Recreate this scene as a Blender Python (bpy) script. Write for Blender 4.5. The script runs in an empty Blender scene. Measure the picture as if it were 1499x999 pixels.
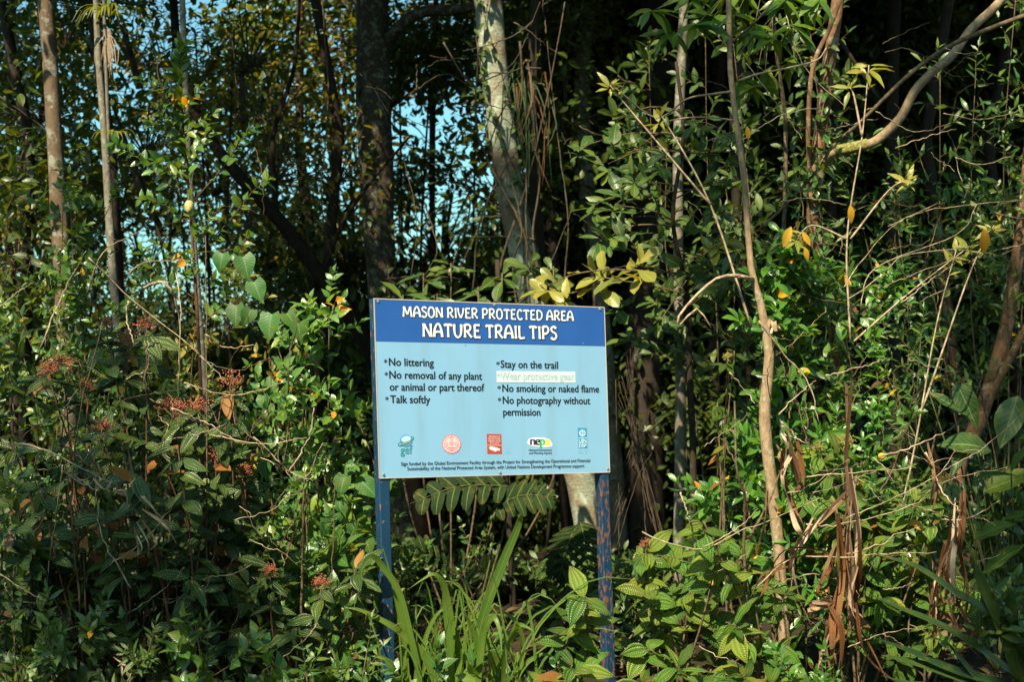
import bpy, math, random
import numpy as np
from mathutils import Vector, Matrix, Quaternion

SC = bpy.context.scene
COL = SC.collection
random.seed(11)
RNG = np.random.default_rng(11)
PI = math.pi

# ------------------------------------------------------------------ camera, sky, sun, exposure
W_T, H_T, F_T = 1499.0, 999.0, 2082.0
UPC = Vector((-0.0319, 0.99934, -0.0170)).normalized()        # world up seen from the camera
fwd_c = Vector((0, 0, -1))
ey_c = (fwd_c - UPC * fwd_c.dot(UPC)).normalized()            # level heading
ex_c = ey_c.cross(UPC)
R_WC = Matrix((ex_c, ey_c, UPC))                              # camera coords -> world
CAM = Vector((0, 0, 1.62))
cam_d = bpy.data.cameras.new('camera'); cam = bpy.data.objects.new('camera', cam_d); COL.objects.link(cam)
cam.matrix_world = Matrix.Translation(CAM) @ R_WC.to_4x4()
cam_d.sensor_width = 36; cam_d.lens = F_T / W_T * 36
cam_d.clip_end = 900
cam_d.dof.use_dof = True; cam_d.dof.focus_distance = 6.5; cam_d.dof.aperture_fstop = 3.2
SC.camera = cam

SUN_TO = Vector((-0.26, -0.62, 0.74)).normalized()
elev = math.asin(SUN_TO.z); az = math.atan2(SUN_TO.x, SUN_TO.y)
w = bpy.data.worlds.new("World"); SC.world = w; w.use_nodes = True
nt = w.node_tree; nt.nodes.clear()
sky = nt.nodes.new('ShaderNodeTexSky'); sky.sky_type = 'NISHITA'; sky.sun_disc = False
sky.sun_elevation = elev; sky.sun_rotation = az; sky.air_density = 1.0; sky.dust_density = 1.5
tint = nt.nodes.new('ShaderNodeMix'); tint.data_type = 'RGBA'; tint.blend_type = 'MULTIPLY'
tint.inputs[0].default_value = 1; tint.inputs[7].default_value = (0.90, 1.50, 1.36, 1)
bg = nt.nodes.new('ShaderNodeBackground'); bg.inputs[1].default_value = 0.05
wo = nt.nodes.new('ShaderNodeOutputWorld')
nt.links.new(sky.outputs[0], tint.inputs[6]); nt.links.new(tint.outputs[2], bg.inputs[0]); nt.links.new(bg.outputs[0], wo.inputs[0])
sl = bpy.data.lights.new('sun', 'SUN'); sl.energy = 5.0; sl.angle = math.radians(0.5); sl.color = (1.0, 0.88, 0.62)
so = bpy.data.objects.new('sun', sl); COL.objects.link(so)
so.rotation_euler = SUN_TO.to_track_quat('Z', 'Y').to_euler()
SC.view_settings.view_transform = 'Standard'; SC.view_settings.look = 'None'
SC.view_settings.gamma = 1.0; SC.view_settings.exposure = 1.5
SC.render.engine = 'CYCLES'
SC.cycles.max_bounces = 6; SC.cycles.diffuse_bounces = 3; SC.cycles.glossy_bounces = 2; SC.cycles.transmission_bounces = 4
SC.cycles.use_denoising = True

def P(px, py, d):
    """a point seen at target pixel (px, py), d metres in front of the camera"""
    v = Vector(((px - W_T / 2) / F_T * d, -(py - H_T / 2) / F_T * d, -d))
    return CAM + R_WC @ v

# ------------------------------------------------------------------ helpers
def thing(name, label, cat, loc=(0, 0, 0), group=None):
    o = bpy.data.objects.new(name, None); COL.objects.link(o); o.location = loc
    o.empty_display_size = 0.1
    o['label'] = label; o['category'] = cat
    if group: o['group'] = group
    return o

def place(name, mesh, parent=None, mat4=None):
    o = bpy.data.objects.new(name, mesh); COL.objects.link(o)
    if parent is not None: o.parent = parent
    if mat4 is not None: o.matrix_local = mat4
    return o

def rootloc(p):
    v = Vector((0, 0, 0))
    while p is not None:
        v += p.location; p = p.parent
    return v

class MB:
    """collects world-space geometry, built relative to its parent's origin"""
    def __init__(s): s.v = []; s.f = []; s.uv = []; s.r = []; s.mi = []
    def add(s, vs, fs, uvs=None, rnd=0.0, mi=0):
        b = len(s.v)
        s.v += [tuple(v) for v in vs]
        s.f += [tuple(i + b for i in f) for f in fs]
        s.uv += list(uvs) if uvs is not None else [(0, 0)] * len(vs)
        s.r += [rnd] * len(vs); s.mi += [mi] * len(fs)
    def tube(s, pts, rad, n=6, rnd=0.0, wob=0.0, mi=0, cap=True):
        pts = [Vector(p) for p in pts]
        if not isinstance(rad, (list, tuple)): rad = [rad] * len(pts)
        vs, fs, uvs = [], [], []
        t0 = (pts[1] - pts[0]).normalized()
        ref = t0.orthogonal().normalized(); L = 0
        for i, p in enumerate(pts):
            t = (pts[min(i + 1, len(pts) - 1)] - pts[max(i - 1, 0)])
            t = t.normalized() if t.length > 1e-9 else t0
            ref = (ref - t * ref.dot(t)).normalized(); b = t.cross(ref)
            if i: L += (p - pts[i - 1]).length
            for k in range(n):
                a = 2 * PI * k / n
                rr = rad[i] * (1 + (wob * math.sin(a * 2 + L * 3 + rnd * 9) + wob * .7 * math.sin(a * 3 - L * 7) if wob else 0))
                vs.append(p + (ref * math.cos(a) + b * math.sin(a)) * rr); uvs.append((k / n, L))
        for i in range(len(pts) - 1):
            for k in range(n):
                k2 = (k + 1) % n
                fs.append((i * n + k, i * n + k2, (i + 1) * n + k2, (i + 1) * n + k))
        if cap:
            fs.append(tuple(reversed(range(n)))); fs.append(tuple((len(pts) - 1) * n + k for k in range(n)))
        s.add(vs, fs, uvs, rnd, mi)
    def box(s, f, x0, x1, y0, y1, z0, z1, mi=0):
        c = [f(x, y, z) for z in (z0, z1) for y in (y0, y1) for x in (x0, x1)]
        s.add(c, [(0, 2, 3, 1), (4, 5, 7, 6), (0, 1, 5, 4), (2, 6, 7, 3), (0, 4, 6, 2), (1, 3, 7, 5)], mi=mi)
    def mesh(s, name, mats, origin=Vector((0, 0, 0)), smooth=True):
        me = bpy.data.meshes.new(name)
        o = Vector(origin)
        me.from_pydata([(v[0] - o.x, v[1] - o.y, v[2] - o.z) for v in s.v], [], s.f)
        me.uv_layers.new(name='UVMap')
        li = np.zeros(len(me.loops), dtype=np.int32); me.loops.foreach_get('vertex_index', li)
        uv = np.array(s.uv, dtype=np.float32)[li]; me.uv_layers[0].data.foreach_set('uv', uv.ravel())
        at = me.attributes.new('rnd', 'FLOAT', 'POINT'); at.data.foreach_set('value', np.array(s.r, dtype=np.float32))
        for m in (mats if isinstance(mats, (list, tuple)) else [mats]): me.materials.append(m)
        if any(s.mi): me.polygons.foreach_set('material_index', np.array(s.mi, dtype=np.int32))
        me.polygons.foreach_set('use_smooth', [smooth] * len(me.polygons))
        me.update()
        return me
    def build(s, name, mats, parent=None, smooth=True):
        return place(name, s.mesh(name, mats, rootloc(parent), smooth), parent)

def curve_pts(pts, n=24):
    """Catmull-Rom through control points"""
    pts = [Vector(p) for p in pts]
    if len(pts) == 2: return [pts[0].lerp(pts[1], i / n) for i in range(n + 1)]
    e = [pts[0] * 2 - pts[1]] + pts + [pts[-1] * 2 - pts[-2]]
    out = []; m = len(pts) - 1
    per = max(2, n // m)
    for i in range(m):
        a, b, c, d = e[i:i + 4]
        for k in range(per):
            t = k / per
            out.append(0.5 * ((2 * b) + (c - a) * t + (2 * a - 5 * b + 4 * c - d) * t * t + (3 * b - a - 3 * c + d) * t ** 3))
    out.append(pts[-1]); return out

def jit(v, s):
    return Vector((v.x + random.gauss(0, s), v.y + random.gauss(0, s), v.z + random.gauss(0, s)))

# ------------------------------------------------------------------ materials
def N(nt, t, **kw):
    n = nt.nodes.new(t)
    for k, v in kw.items():
        if k.startswith('i_'): n.inputs[int(k[2:])].default_value = v
        else: setattr(n, k, v)
    return n
def ramp(nt, stops, interp='LINEAR'):
    r = nt.nodes.new('ShaderNodeValToRGB'); cr = r.color_ramp; cr.interpolation = interp
    while len(cr.elements) > 1: cr.elements.remove(cr.elements[-1])
    cr.elements[0].position = stops[0][0]; cr.elements[0].color = (*stops[0][1], 1)
    for p, c in stops[1:]:
        e = cr.elements.new(p); e.color = (*c, 1)
    return r
def mathn(nt, op, a, b=None):
    n = nt.nodes.new('ShaderNodeMath'); n.operation = op
    for i, x in enumerate((a, b)):
        if x is None: continue
        if isinstance(x, (int, float)): n.inputs[i].default_value = x
        else: nt.links.new(x, n.inputs[i])
    return n.outputs[0]
def newmat(name):
    m = bpy.data.materials.new(name); m.use_nodes = True
    nt = m.node_tree; nt.nodes.clear()
    out = nt.nodes.new('ShaderNodeOutputMaterial')
    return m, nt, out

def leafmat(name, cols, vein='pinnate', veincol=(0.16, 0.2, 0.05), rough=0.38, trans=0.28, bump=0.35, spots=0.25, spec=0.35):
    """cols: colours picked by chance per leaf"""
    m, nt, out = newmat(name); L = nt.links.new
    oi = N(nt, 'ShaderNodeObjectInfo'); at = N(nt, 'ShaderNodeAttribute', attribute_name='rnd')
    rnd = mathn(nt, 'FRACT', mathn(nt, 'ADD', oi.outputs['Random'], at.outputs['Fac']))
    k = len(cols)
    cr = ramp(nt, [(i / max(k - 1, 1), c) for i, c in enumerate(cols)])
    L(rnd, cr.inputs[0])
    uv = N(nt, 'ShaderNodeUVMap'); sep = N(nt, 'ShaderNodeSeparateXYZ'); L(uv.outputs[0], sep.inputs[0])
    u, v = sep.outputs[0], sep.outputs[1]
    av = mathn(nt, 'ABSOLUTE', v)
    mid = mathn(nt, 'LESS_THAN', av, 0.07)
    if vein == 'mel':
        s1 = mathn(nt, 'LESS_THAN', mathn(nt, 'ABSOLUTE', mathn(nt, 'SUBTRACT', av, 0.5)), 0.045)
        veins = mathn(nt, 'MAXIMUM', mid, s1)
        quilt = mathn(nt, 'MULTIPLY', mathn(nt, 'SINE', mathn(nt, 'ADD', mathn(nt, 'MULTIPLY', u, 95.0), mathn(nt, 'MULTIPLY', av, -9.0))),
                      1.0)
        hump = mathn(nt, 'ABSOLUTE', mathn(nt, 'SINE', mathn(nt, 'MULTIPLY', av, 2 * PI)))
        h = mathn(nt, 'ADD', mathn(nt, 'MULTIPLY', quilt, 0.4), mathn(nt, 'MULTIPLY', hump, 1.0))
    elif vein == 'strap':
        veins = mathn(nt, 'LESS_THAN', av, 0.06)
        h = mathn(nt, 'SINE', mathn(nt, 'MULTIPLY', v, 22.0))
    else:
        ph = mathn(nt, 'ADD', mathn(nt, 'MULTIPLY', u, 50.0), mathn(nt, 'MULTIPLY', av, -14.0))
        sn = mathn(nt, 'SINE', ph)
        veins = mathn(nt, 'MAXIMUM', mid, mathn(nt, 'MULTIPLY', mathn(nt, 'GREATER_THAN', sn, 0.93), 0.5))
        h = mathn(nt, 'SUBTRACT', mathn(nt, 'MULTIPLY', mathn(nt, 'ABSOLUTE', mathn(nt, 'SINE', mathn(nt, 'MULTIPLY', ph, 0.5))), 0.5), mathn(nt, 'MULTIPLY', mid, 1.5))
    mx = N(nt, 'ShaderNodeMix', data_type='RGBA'); mx.inputs[7].default_value = (*veincol, 1)
    L(mathn(nt, 'MULTIPLY', veins, 0.6), mx.inputs[0]); L(cr.outputs[0], mx.inputs[6])
    tc = N(nt, 'ShaderNodeTexCoord')
    no = N(nt, 'ShaderNodeTexNoise'); no.inputs['Scale'].default_value = 22; no.inputs['Detail'].default_value = 4
    geo = N(nt, 'ShaderNodeNewGeometry'); L(geo.outputs['Position'], no.inputs['Vector'])
    sp = ramp(nt, [(0.52, (0, 0, 0)), (0.72, (1, 1, 1))]); L(no.outputs[0], sp.inputs[0])
    mx2 = N(nt, 'ShaderNodeMix', data_type='RGBA'); mx2.inputs[7].default_value = (0.17, 0.13, 0.03, 1)
    L(mathn(nt, 'MULTIPLY', sp.outputs[0], spots), mx2.inputs[0]); L(mx.outputs[2], mx2.inputs[6])
    pb = N(nt, 'ShaderNodeBsdfPrincipled'); L(mx2.outputs[2], pb.inputs['Base Color'])
    pb.inputs['Specular IOR Level'].default_value = spec
    rr = mathn(nt, 'ADD', mathn(nt, 'MULTIPLY', no.outputs[0], 0.3), rough - 0.15); L(rr, pb.inputs['Roughness'])
    bp = N(nt, 'ShaderNodeBump'); bp.inputs['Strength'].default_value = bump; bp.inputs['Distance'].default_value = 0.002
    L(h, bp.inputs['Height']); L(bp.outputs[0], pb.inputs['Normal'])
    edge = ramp(nt, [(0.80, (0, 0, 0)), (0.97, (1, 1, 1))]); L(av, edge.inputs[0])
    me_ = N(nt, 'ShaderNodeMix', data_type='RGBA'); me_.inputs[7].default_value = (0.11, 0.06, 0.02, 1); L(mathn(nt, 'MULTIPLY', mathn(nt, 'MULTIPLY', edge.outputs[0], sp.outputs[0]), 0.8), me_.inputs[0]); L(mx2.outputs[2], me_.inputs[6]); L(me_.outputs[2], pb.inputs['Base Color'])
    tr = N(nt, 'ShaderNodeBsdfTranslucent')
    hs = N(nt, 'ShaderNodeHueSaturation'); hs.inputs['Hue'].default_value = 0.475; hs.inputs['Saturation'].default_value = 1.15; hs.inputs['Value'].default_value = 2.6
    L(mx2.outputs[2], hs.inputs['Color']); L(hs.outputs[0], tr.inputs[0])
    ms = N(nt, 'ShaderNodeMixShader'); ms.inputs[0].default_value = trans
    L(pb.outputs[0], ms.inputs[1]); L(tr.outputs[0], ms.inputs[2]); L(ms.outputs[0], out.inputs[0])
    return m

def barkmat(name, c1, c2, lichen=(0.42, 0.45, 0.36), amount=0.5, scale=9.0, bump=0.6, ringy=0.0, moss=None, spec=.25):
    m, nt, out = newmat(name); L = nt.links.new
    tc = N(nt, 'ShaderNodeNewGeometry')
    n1 = N(nt, 'ShaderNodeTexNoise'); n1.inputs['Scale'].default_value = scale * 2.2; n1.inputs['Detail'].default_value = 8; n1.inputs['Roughness'].default_value = .65
    mp = N(nt, 'ShaderNodeMapping'); mp.inputs['Scale'].default_value = (1, 1, 0.45 if not ringy else 1.6); L(tc.outputs['Position'], mp.inputs[0]); L(mp.outputs[0], n1.inputs['Vector'])
    cr = ramp(nt, [(0.3, c1), (0.7, c2)]); L(n1.outputs[0], cr.inputs[0])
    n2 = N(nt, 'ShaderNodeTexNoise'); n2.inputs['Scale'].default_value = scale; n2.inputs['Detail'].default_value = 10; n2.inputs['Roughness'].default_value = .72; L(tc.outputs['Position'], n2.inputs['Vector'])
    lr = ramp(nt, [(0.62 - amount * .22, (0, 0, 0)), (0.70 - amount * .22, (1, 1, 1))]); L(n2.outputs[0], lr.inputs[0])
    mx = N(nt, 'ShaderNodeMix', data_type='RGBA'); mx.inputs[7].default_value = (*lichen, 1); L(mathn(nt, 'MULTIPLY', lr.outputs[0], 0.68), mx.inputs[0]); L(cr.outputs[0], mx.inputs[6])
    # round pale spots
    vo = N(nt, 'ShaderNodeTexVoronoi'); vo.inputs['Scale'].default_value = scale * 2.6; L(tc.outputs['Position'], vo.inputs['Vector'])
    vs = ramp(nt, [(0.16, (1, 1, 1)), (0.24, (0, 0, 0))]); L(vo.outputs['Distance'], vs.inputs[0])
    mx3 = N(nt, 'ShaderNodeMix', data_type='RGBA'); mx3.inputs[7].default_value = (*[min(1, c * 1.1) for c in lichen], 1)
    L(mathn(nt, 'MULTIPLY', vs.outputs[0], 0.6 * amount), mx3.inputs[0]); L(mx.outputs[2], mx3.inputs[6])
    last = mx3.outputs[2]
    if moss:
        n4 = N(nt, 'ShaderNodeTexNoise'); n4.inputs['Scale'].default_value = 4.0; n4.inputs['Detail'].default_value = 6; L(tc.outputs['Position'], n4.inputs['Vector'])
        r4 = ramp(nt, [(0.5, (0, 0, 0)), (0.6, (1, 1, 1))]); L(n4.outputs[0], r4.inputs[0])
        mx4 = N(nt, 'ShaderNodeMix', data_type='RGBA'); mx4.inputs[7].default_value = (*moss, 1); L(mathn(nt, 'MULTIPLY', r4.outputs[0], .7), mx4.inputs[0]); L(last, mx4.inputs[6]); last = mx4.outputs[2]
    pb = N(nt, 'ShaderNodeBsdfPrincipled'); pb.inputs['Roughness'].default_value = .85; pb.inputs['Specular IOR Level'].default_value = spec
    L(last, pb.inputs['Base Color'])
    hh = mathn(nt, 'ADD', n1.outputs[0], mathn(nt, 'MULTIPLY', lr.outputs[0], .15))
    if ringy:
        wv = N(nt, 'ShaderNodeTexWave'); wv.wave_type = 'BANDS'; wv.bands_direction = 'Z'; wv.inputs['Scale'].default_value = 14; wv.inputs['Distortion'].default_value = 6; wv.inputs['Detail'].default_value = 3
        L(tc.outputs['Position'], wv.inputs['Vector']); hh = mathn(nt, 'ADD', hh, mathn(nt, 'MULTIPLY', wv.outputs['Fac'], ringy))
    bp = N(nt, 'ShaderNodeBump'); bp.inputs['Strength'].default_value = bump; bp.inputs['Distance'].default_value = 0.012
    L(hh, bp.inputs['Height']); L(bp.outputs[0], pb.inputs['Normal']); L(pb.outputs[0], out.inputs[0])
    return m

def plainmat(name, col, rough=0.6, spec=0.4, col2=None, scale=30, metal=0.0, bump=0.0):
    m, nt, out = newmat(name); L = nt.links.new
    pb = N(nt, 'ShaderNodeBsdfPrincipled'); pb.inputs['Roughness'].default_value = rough; pb.inputs['Specular IOR Level'].default_value = spec; pb.inputs['Metallic'].default_value = metal
    g = N(nt, 'ShaderNodeNewGeometry'); n1 = N(nt, 'ShaderNodeTexNoise'); n1.inputs['Scale'].default_value = scale; n1.inputs['Detail'].default_value = 6
    L(g.outputs['Position'], n1.inputs['Vector'])
    c2 = col2 or tuple(c * .8 for c in col)
    cr = ramp(nt, [(0.38, c2), (0.62, col)]); L(n1.outputs[0], cr.inputs[0]); L(cr.outputs[0], pb.inputs['Base Color'])
    if bump:
        bp = N(nt, 'ShaderNodeBump'); bp.inputs['Strength'].default_value = bump; bp.inputs['Distance'].default_value = .01; L(n1.outputs[0], bp.inputs['Height']); L(bp.outputs[0], pb.inputs['Normal'])
    L(pb.outputs[0], out.inputs[0]); return m

def paintmat(name, col, rust=0.5, rustcol=(0.20, 0.07, 0.03), chip=(0.30, 0.38, 0.42)):
    """old blue gloss paint, chipped and rusting"""
    m, nt, out = newmat(name); L = nt.links.new
    g = N(nt, 'ShaderNodeNewGeometry'); pb = N(nt, 'ShaderNodeBsdfPrincipled')
    mp = N(nt, 'ShaderNodeMapping'); mp.inputs['Scale'].default_value = (1, 1, .35); L(g.outputs['Position'], mp.inputs[0])
    n1 = N(nt, 'ShaderNodeTexNoise'); n1.inputs['Scale'].default_value = 38; n1.inputs['Detail'].default_value = 8; n1.inputs['Roughness'].default_value = .7; L(mp.outputs[0], n1.inputs['Vector'])
    n2 = N(nt, 'ShaderNodeTexNoise'); n2.inputs['Scale'].default_value = 75; n2.inputs['Detail'].default_value = 5; L(mp.outputs[0], n2.inputs['Vector'])
    n3 = N(nt, 'ShaderNodeTexNoise'); n3.inputs['Scale'].default_value = 3; L(g.outputs['Position'], n3.inputs['Vector'])
    b0 = ramp(nt, [(.35, tuple(c * .75 for c in col)), (.65, col)]); L(n3.outputs[0], b0.inputs[0])
    r1 = ramp(nt, [(0.60, (0, 0, 0)), (0.66, (1, 1, 1))]); L(n1.outputs[0], r1.inputs[0])
    r2 = ramp(nt, [(0.66 - rust * .16, (0, 0, 0)), (0.69 - rust * .16, (1, 1, 1))]); L(n2.outputs[0], r2.inputs[0])
    a = N(nt, 'ShaderNodeMix', data_type='RGBA'); a.inputs[7].default_value = (*chip, 1); L(mathn(nt, 'MULTIPLY', r1.outputs[0], .5), a.inputs[0]); L(b0.outputs[0], a.inputs[6])
    b = N(nt, 'ShaderNodeMix', data_type='RGBA'); b.inputs[7].default_value = (*rustcol, 1); L(r2.outputs[0], b.inputs[0]); L(a.outputs[2], b.inputs[6])
    L(b.outputs[2], pb.inputs['Base Color'])
    L(mathn(nt, 'ADD', mathn(nt, 'MULTIPLY', r2.outputs[0], .45), .4), pb.inputs['Roughness'])
    bp = N(nt, 'ShaderNodeBump'); bp.inputs['Strength'].default_value = .4; bp.inputs['Distance'].default_value = .003
    L(mathn(nt, 'ADD', r2.outputs[0], r1.outputs[0]), bp.inputs['Height']); L(bp.outputs[0], pb.inputs['Normal'])
    L(pb.outputs[0], out.inputs[0]); return m

G_DARK = (0.012, 0.030, 0.006); G_MID = (0.026, 0.055, 0.009)
M = {}
M['canopy'] = leafmat('canopy leaf', [G_DARK, G_MID, (0.038, .06, .009), (0.055, .07, .010), G_DARK], trans=.34, bump=.1, spots=.1, spec=.35)
M['canopy_yellow'] = leafmat('yellowish canopy leaf', [(0.10, .12, .015), (0.16, .14, .015), (0.20, .13, .015), (0.08, .10, .015)], trans=.45, bump=.1, spots=.2, spec=.35)
M['shrub'] = leafmat('shrub leaf', [(0.024, .080, .016), (0.040, .110, .018), (0.028, .088, .024), (0.10, .155, .018), (.018, .056, .014)], trans=.30, rough=.31, spec=.5)
M['pale_shrub'] = leafmat('pale green shrub leaf', [(0.055, .15, .030), (0.09, .19, .034), (0.04, .12, .03), (0.15, .22, .03)], trans=.34, rough=.31, spec=.5)
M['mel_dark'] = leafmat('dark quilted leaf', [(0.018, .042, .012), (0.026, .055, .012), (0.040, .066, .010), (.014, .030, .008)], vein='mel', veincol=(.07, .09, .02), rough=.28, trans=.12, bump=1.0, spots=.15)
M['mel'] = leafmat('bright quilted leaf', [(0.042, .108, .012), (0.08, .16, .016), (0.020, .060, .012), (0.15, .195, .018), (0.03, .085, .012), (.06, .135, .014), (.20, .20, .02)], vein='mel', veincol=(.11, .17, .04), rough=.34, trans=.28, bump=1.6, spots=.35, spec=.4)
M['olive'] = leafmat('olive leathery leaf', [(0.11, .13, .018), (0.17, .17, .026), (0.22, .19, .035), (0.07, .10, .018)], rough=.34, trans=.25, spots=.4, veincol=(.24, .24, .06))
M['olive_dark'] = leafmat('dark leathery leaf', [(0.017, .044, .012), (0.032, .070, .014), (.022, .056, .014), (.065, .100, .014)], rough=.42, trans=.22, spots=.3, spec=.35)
M['heart'] = leafmat('heart leaf', [(0.03, .10, .022), (0.045, .125, .03), (.025, .08, .018), (.06, .12, .02)], rough=.5, trans=.32, spots=.25, bump=.3, veincol=(.13, .2, .07), spec=.3)
M['fresh'] = leafmat('fresh green leaf', [(0.036, .135, .016), (0.07, .18, .02), (0.022, .085, .016), (.05, .145, .022)], rough=.29, trans=.36, spots=.12, spec=.5)
M['drooping'] = leafmat('drooping leaflet', [(0.03, .09, .014), (0.065, .13, .018), (0.12, .15, .02)], rough=.30, trans=.38, spots=.15)
M['yellow'] = leafmat('yellow dying leaf', [(0.50, .28, .02), (0.42, .20, .015), (0.52, .34, .04)], trans=.35, rough=.5, veincol=(.4, .24, .04))
M['rust'] = leafmat('rust brown leaf', [(0.18, .07, .015), (0.14, .05, .012), (0.22, .10, .015)], trans=.25, rough=.6, veincol=(.12, .06, .02))
M['strap'] = leafmat('strap leaf', [(0.045, .10, .016), (0.075, .14, .022), (0.10, .15, .022)], vein='strap', veincol=(.14, .2, .05), rough=.36, trans=.3, bump=.4)
M['strap_dark'] = leafmat('dark strap leaf', [(0.014, .036, .011), (0.02, .048, .013), (0.036, .065, .014)], vein='strap', veincol=(.045, .08, .02), rough=.45, trans=.2, bump=.3, spec=.2)
M['bromeliad'] = leafmat('bromeliad leaf', [(0.10, .12, .018), (0.16, .16, .02), (0.07, .10, .015)], vein='strap', rough=.5, trans=.35)
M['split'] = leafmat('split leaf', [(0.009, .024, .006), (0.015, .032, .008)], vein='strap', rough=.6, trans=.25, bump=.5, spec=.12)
M['dead'] = leafmat('dead brown leaf', [(0.20, .075, .025), (0.30, .14, .05), (0.11, .038, .014), (0.38, .24, .13), (.24, .09, .03)], vein='strap', veincol=(.07, .03, .015), rough=.6, trans=.12, bump=1.0, spots=.1)
M['straw'] = leafmat('dry straw leaf', [(0.42, .31, .21), (0.30, .19, .11), (0.55, .46, .36)], vein='strap', veincol=(.2, .13, .08), rough=.6, trans=.15, bump=.6, spots=.1)
M['bark_left'] = barkmat('mottled brown bark', (.055, .034, .020), (.125, .085, .055), amount=.42, scale=11, lichen=(.22, .23, .19))
M['bark_lichen'] = barkmat('dark bark with lichen', (.022, .014, .009), (.055, .036, .024), amount=.5, scale=17, lichen=(.15, .165, .13), bump=1.0)
M['bark_pale'] = barkmat('pale green bark', (.11, .12, .085), (.25, .26, .20), amount=.5, scale=13, lichen=(.34, .38, .31), ringy=.07, moss=(.13, .07, .04))
M['bark_dark'] = barkmat('dark brown bark', (.012, .008, .006), (.034, .022, .015), amount=.12, scale=12, lichen=(.08, .09, .07))  # dark brown base with little lichen
M['bark_black'] = barkmat('black silhouette bark', (.006, .004, .003), (.018, .012, .008), amount=.05, scale=16, lichen=(.03, .032, .025), bump=.9, spec=.05)  # near-black base colour paints in the leaning trunk's silhouette against the light
M['bark_grey'] = barkmat('grey bark', (.075, .062, .045), (.17, .15, .12), amount=.4, scale=18, lichen=(.27, .28, .23))
M['bark_tan'] = barkmat('tan bark', (.13, .085, .045), (.30, .21, .13), amount=.38, scale=22, lichen=(.30, .27, .20))
M['bark_orange'] = barkmat('orange brown bark', (.075, .034, .016), (.19, .10, .05), amount=.4, scale=20, lichen=(.27, .23, .17))
M['moss'] = plainmat('moss on bark', (.20, .21, .06), .95, .1, (.10, .08, .03), 60, bump=1.0)
M['twig'] = plainmat('twig bark', (.11, .078, .045), .8, .2, (.045, .03, .018), 40)
M['twig_pale'] = plainmat('bleached twig', (.34, .27, .19), .8, .2, (.18, .12, .075), 40)
M['twig_green'] = plainmat('green stem', (.07, .085, .02), .6, .3, (.04, .035, .015), 30)
M['twig_red'] = plainmat('reddish stem', (.085, .035, .018), .7, .3, (.04, .018, .010), 30)
M['liana'] = plainmat('liana bark', (.07, .05, .035), .85, .2, (.03, .022, .015), 25, bump=.5)
M['flower_red'] = plainmat('rust red buds', (.34, .10, .05), .7, .3, (.20, .06, .04), 60)
M['flower_yellow'] = plainmat('yellowish buds', (.30, .24, .06), .7, .3, (.18, .13, .04), 60)
M['fruit'] = plainmat('pale fruit skin', (.45, .40, .16), .5, .4, (.30, .22, .08), 60)
M['orange_fruit'] = plainmat('orange fruit skin', (.75, .35, .03), .4, .5, (.6, .25, .02), 60)
M['soil'] = plainmat('leaf littered soil', (.034, .024, .014), .95, .1, (.022, .016, .010), 6, bump=1.0)
M['litter'] = leafmat('leaf litter', [(0.06, .035, .018), (0.035, .02, .01), (.09, .055, .025)], trans=.1, rough=.8)

# ------------------------------------------------------------------ leaf shapes
def leaf_base(kind, nu=6, nc=2, seed=0):
    """grid leaf along +Y, length 1, normal +Z: vertices, quads, uvs (u along, v across -1..1)"""
    r = random.Random(seed * 77 + len(kind))
    prof = {
        'ovate':   [(0, .02), (.08, .12), (.25, .25), (.45, .28), (.65, .22), (.85, .10), (1, .005)],
        'ellip':   [(0, .02), (.15, .12), (.35, .20), (.55, .215), (.75, .16), (.9, .08), (1, .01)],
        'obov':    [(0, .02), (.15, .07), (.35, .14), (.6, .22), (.8, .21), (.93, .12), (1, .02)],
        'lance':   [(0, .015), (.1, .07), (.3, .135), (.5, .14), (.75, .085), (1, .004)],
        'mel':     [(0, .02), (.08, .12), (.25, .22), (.45, .25), (.65, .21), (.85, .09), (1, .003)],
        'mel_long': [(0, .02), (.1, .11), (.3, .19), (.5, .20), (.75, .13), (.9, .06), (1, .003)],
        'heart':   [(0, .30), (.1, .42), (.25, .45), (.45, .40), (.65, .28), (.85, .11), (1, .004)],
        'round':   [(0, .05), (.12, .27), (.3, .38), (.5, .41), (.75, .34), (.92, .18), (1, .02)],
        'strap':   [(0, .030), (.1, .034), (.4, .036), (.7, .030), (.9, .016), (1, .002)],
        'broad_strap': [(0, .04), (.1, .06), (.4, .085), (.7, .075), (.9, .04), (1, .003)],
    }[kind]
    pu = [p[0] for p in prof]; pw = [p[1] for p in prof]
    arch = {'strap': .35, 'broad_strap': .3}.get(kind, .20) * (0.3 + 1.5 * r.random())
    fold = {'strap': .35, 'mel': .25}.get(kind, .22) * (0.5 + r.random())
    bend = r.uniform(-.16, .16); tw = r.uniform(-.6, .6); wav = r.uniform(.006, .02) if nu > 4 else 0
    V, U, Fc = [], [], []
    for i in range(nu + 1):
        u = i / nu
        hw = float(np.interp(u, pu, pw))
        y0 = u
        for j in range(-nc, nc + 1):
            v = j / nc
            x = hw * v; z = -arch * u * u + abs(x) * fold + (wav * math.sin(u * 17 + j * 2 + seed) if abs(j) == nc else 0)
            y = y0
            if kind == 'heart' and u < .12: y = y0 - abs(v) * .13 * (1 - u / .12)
            # twist and sideways bend
            a = tw * u; x2 = x * math.cos(a) - (z * 0) * math.sin(a); z2 = z + x * math.sin(a)
            V.append((x2 + bend * u * u, y, z2)); U.append((u, v))
    c = 2 * nc + 1
    for i in range(nu):
        for j in range(2 * nc):
            Fc.append((i * c + j, i * c + j + 1, (i + 1) * c + j + 1, (i + 1) * c + j))
    return np.array(V, dtype=np.float32), np.array(Fc, dtype=np.int32), np.array(U, dtype=np.float32)

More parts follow.
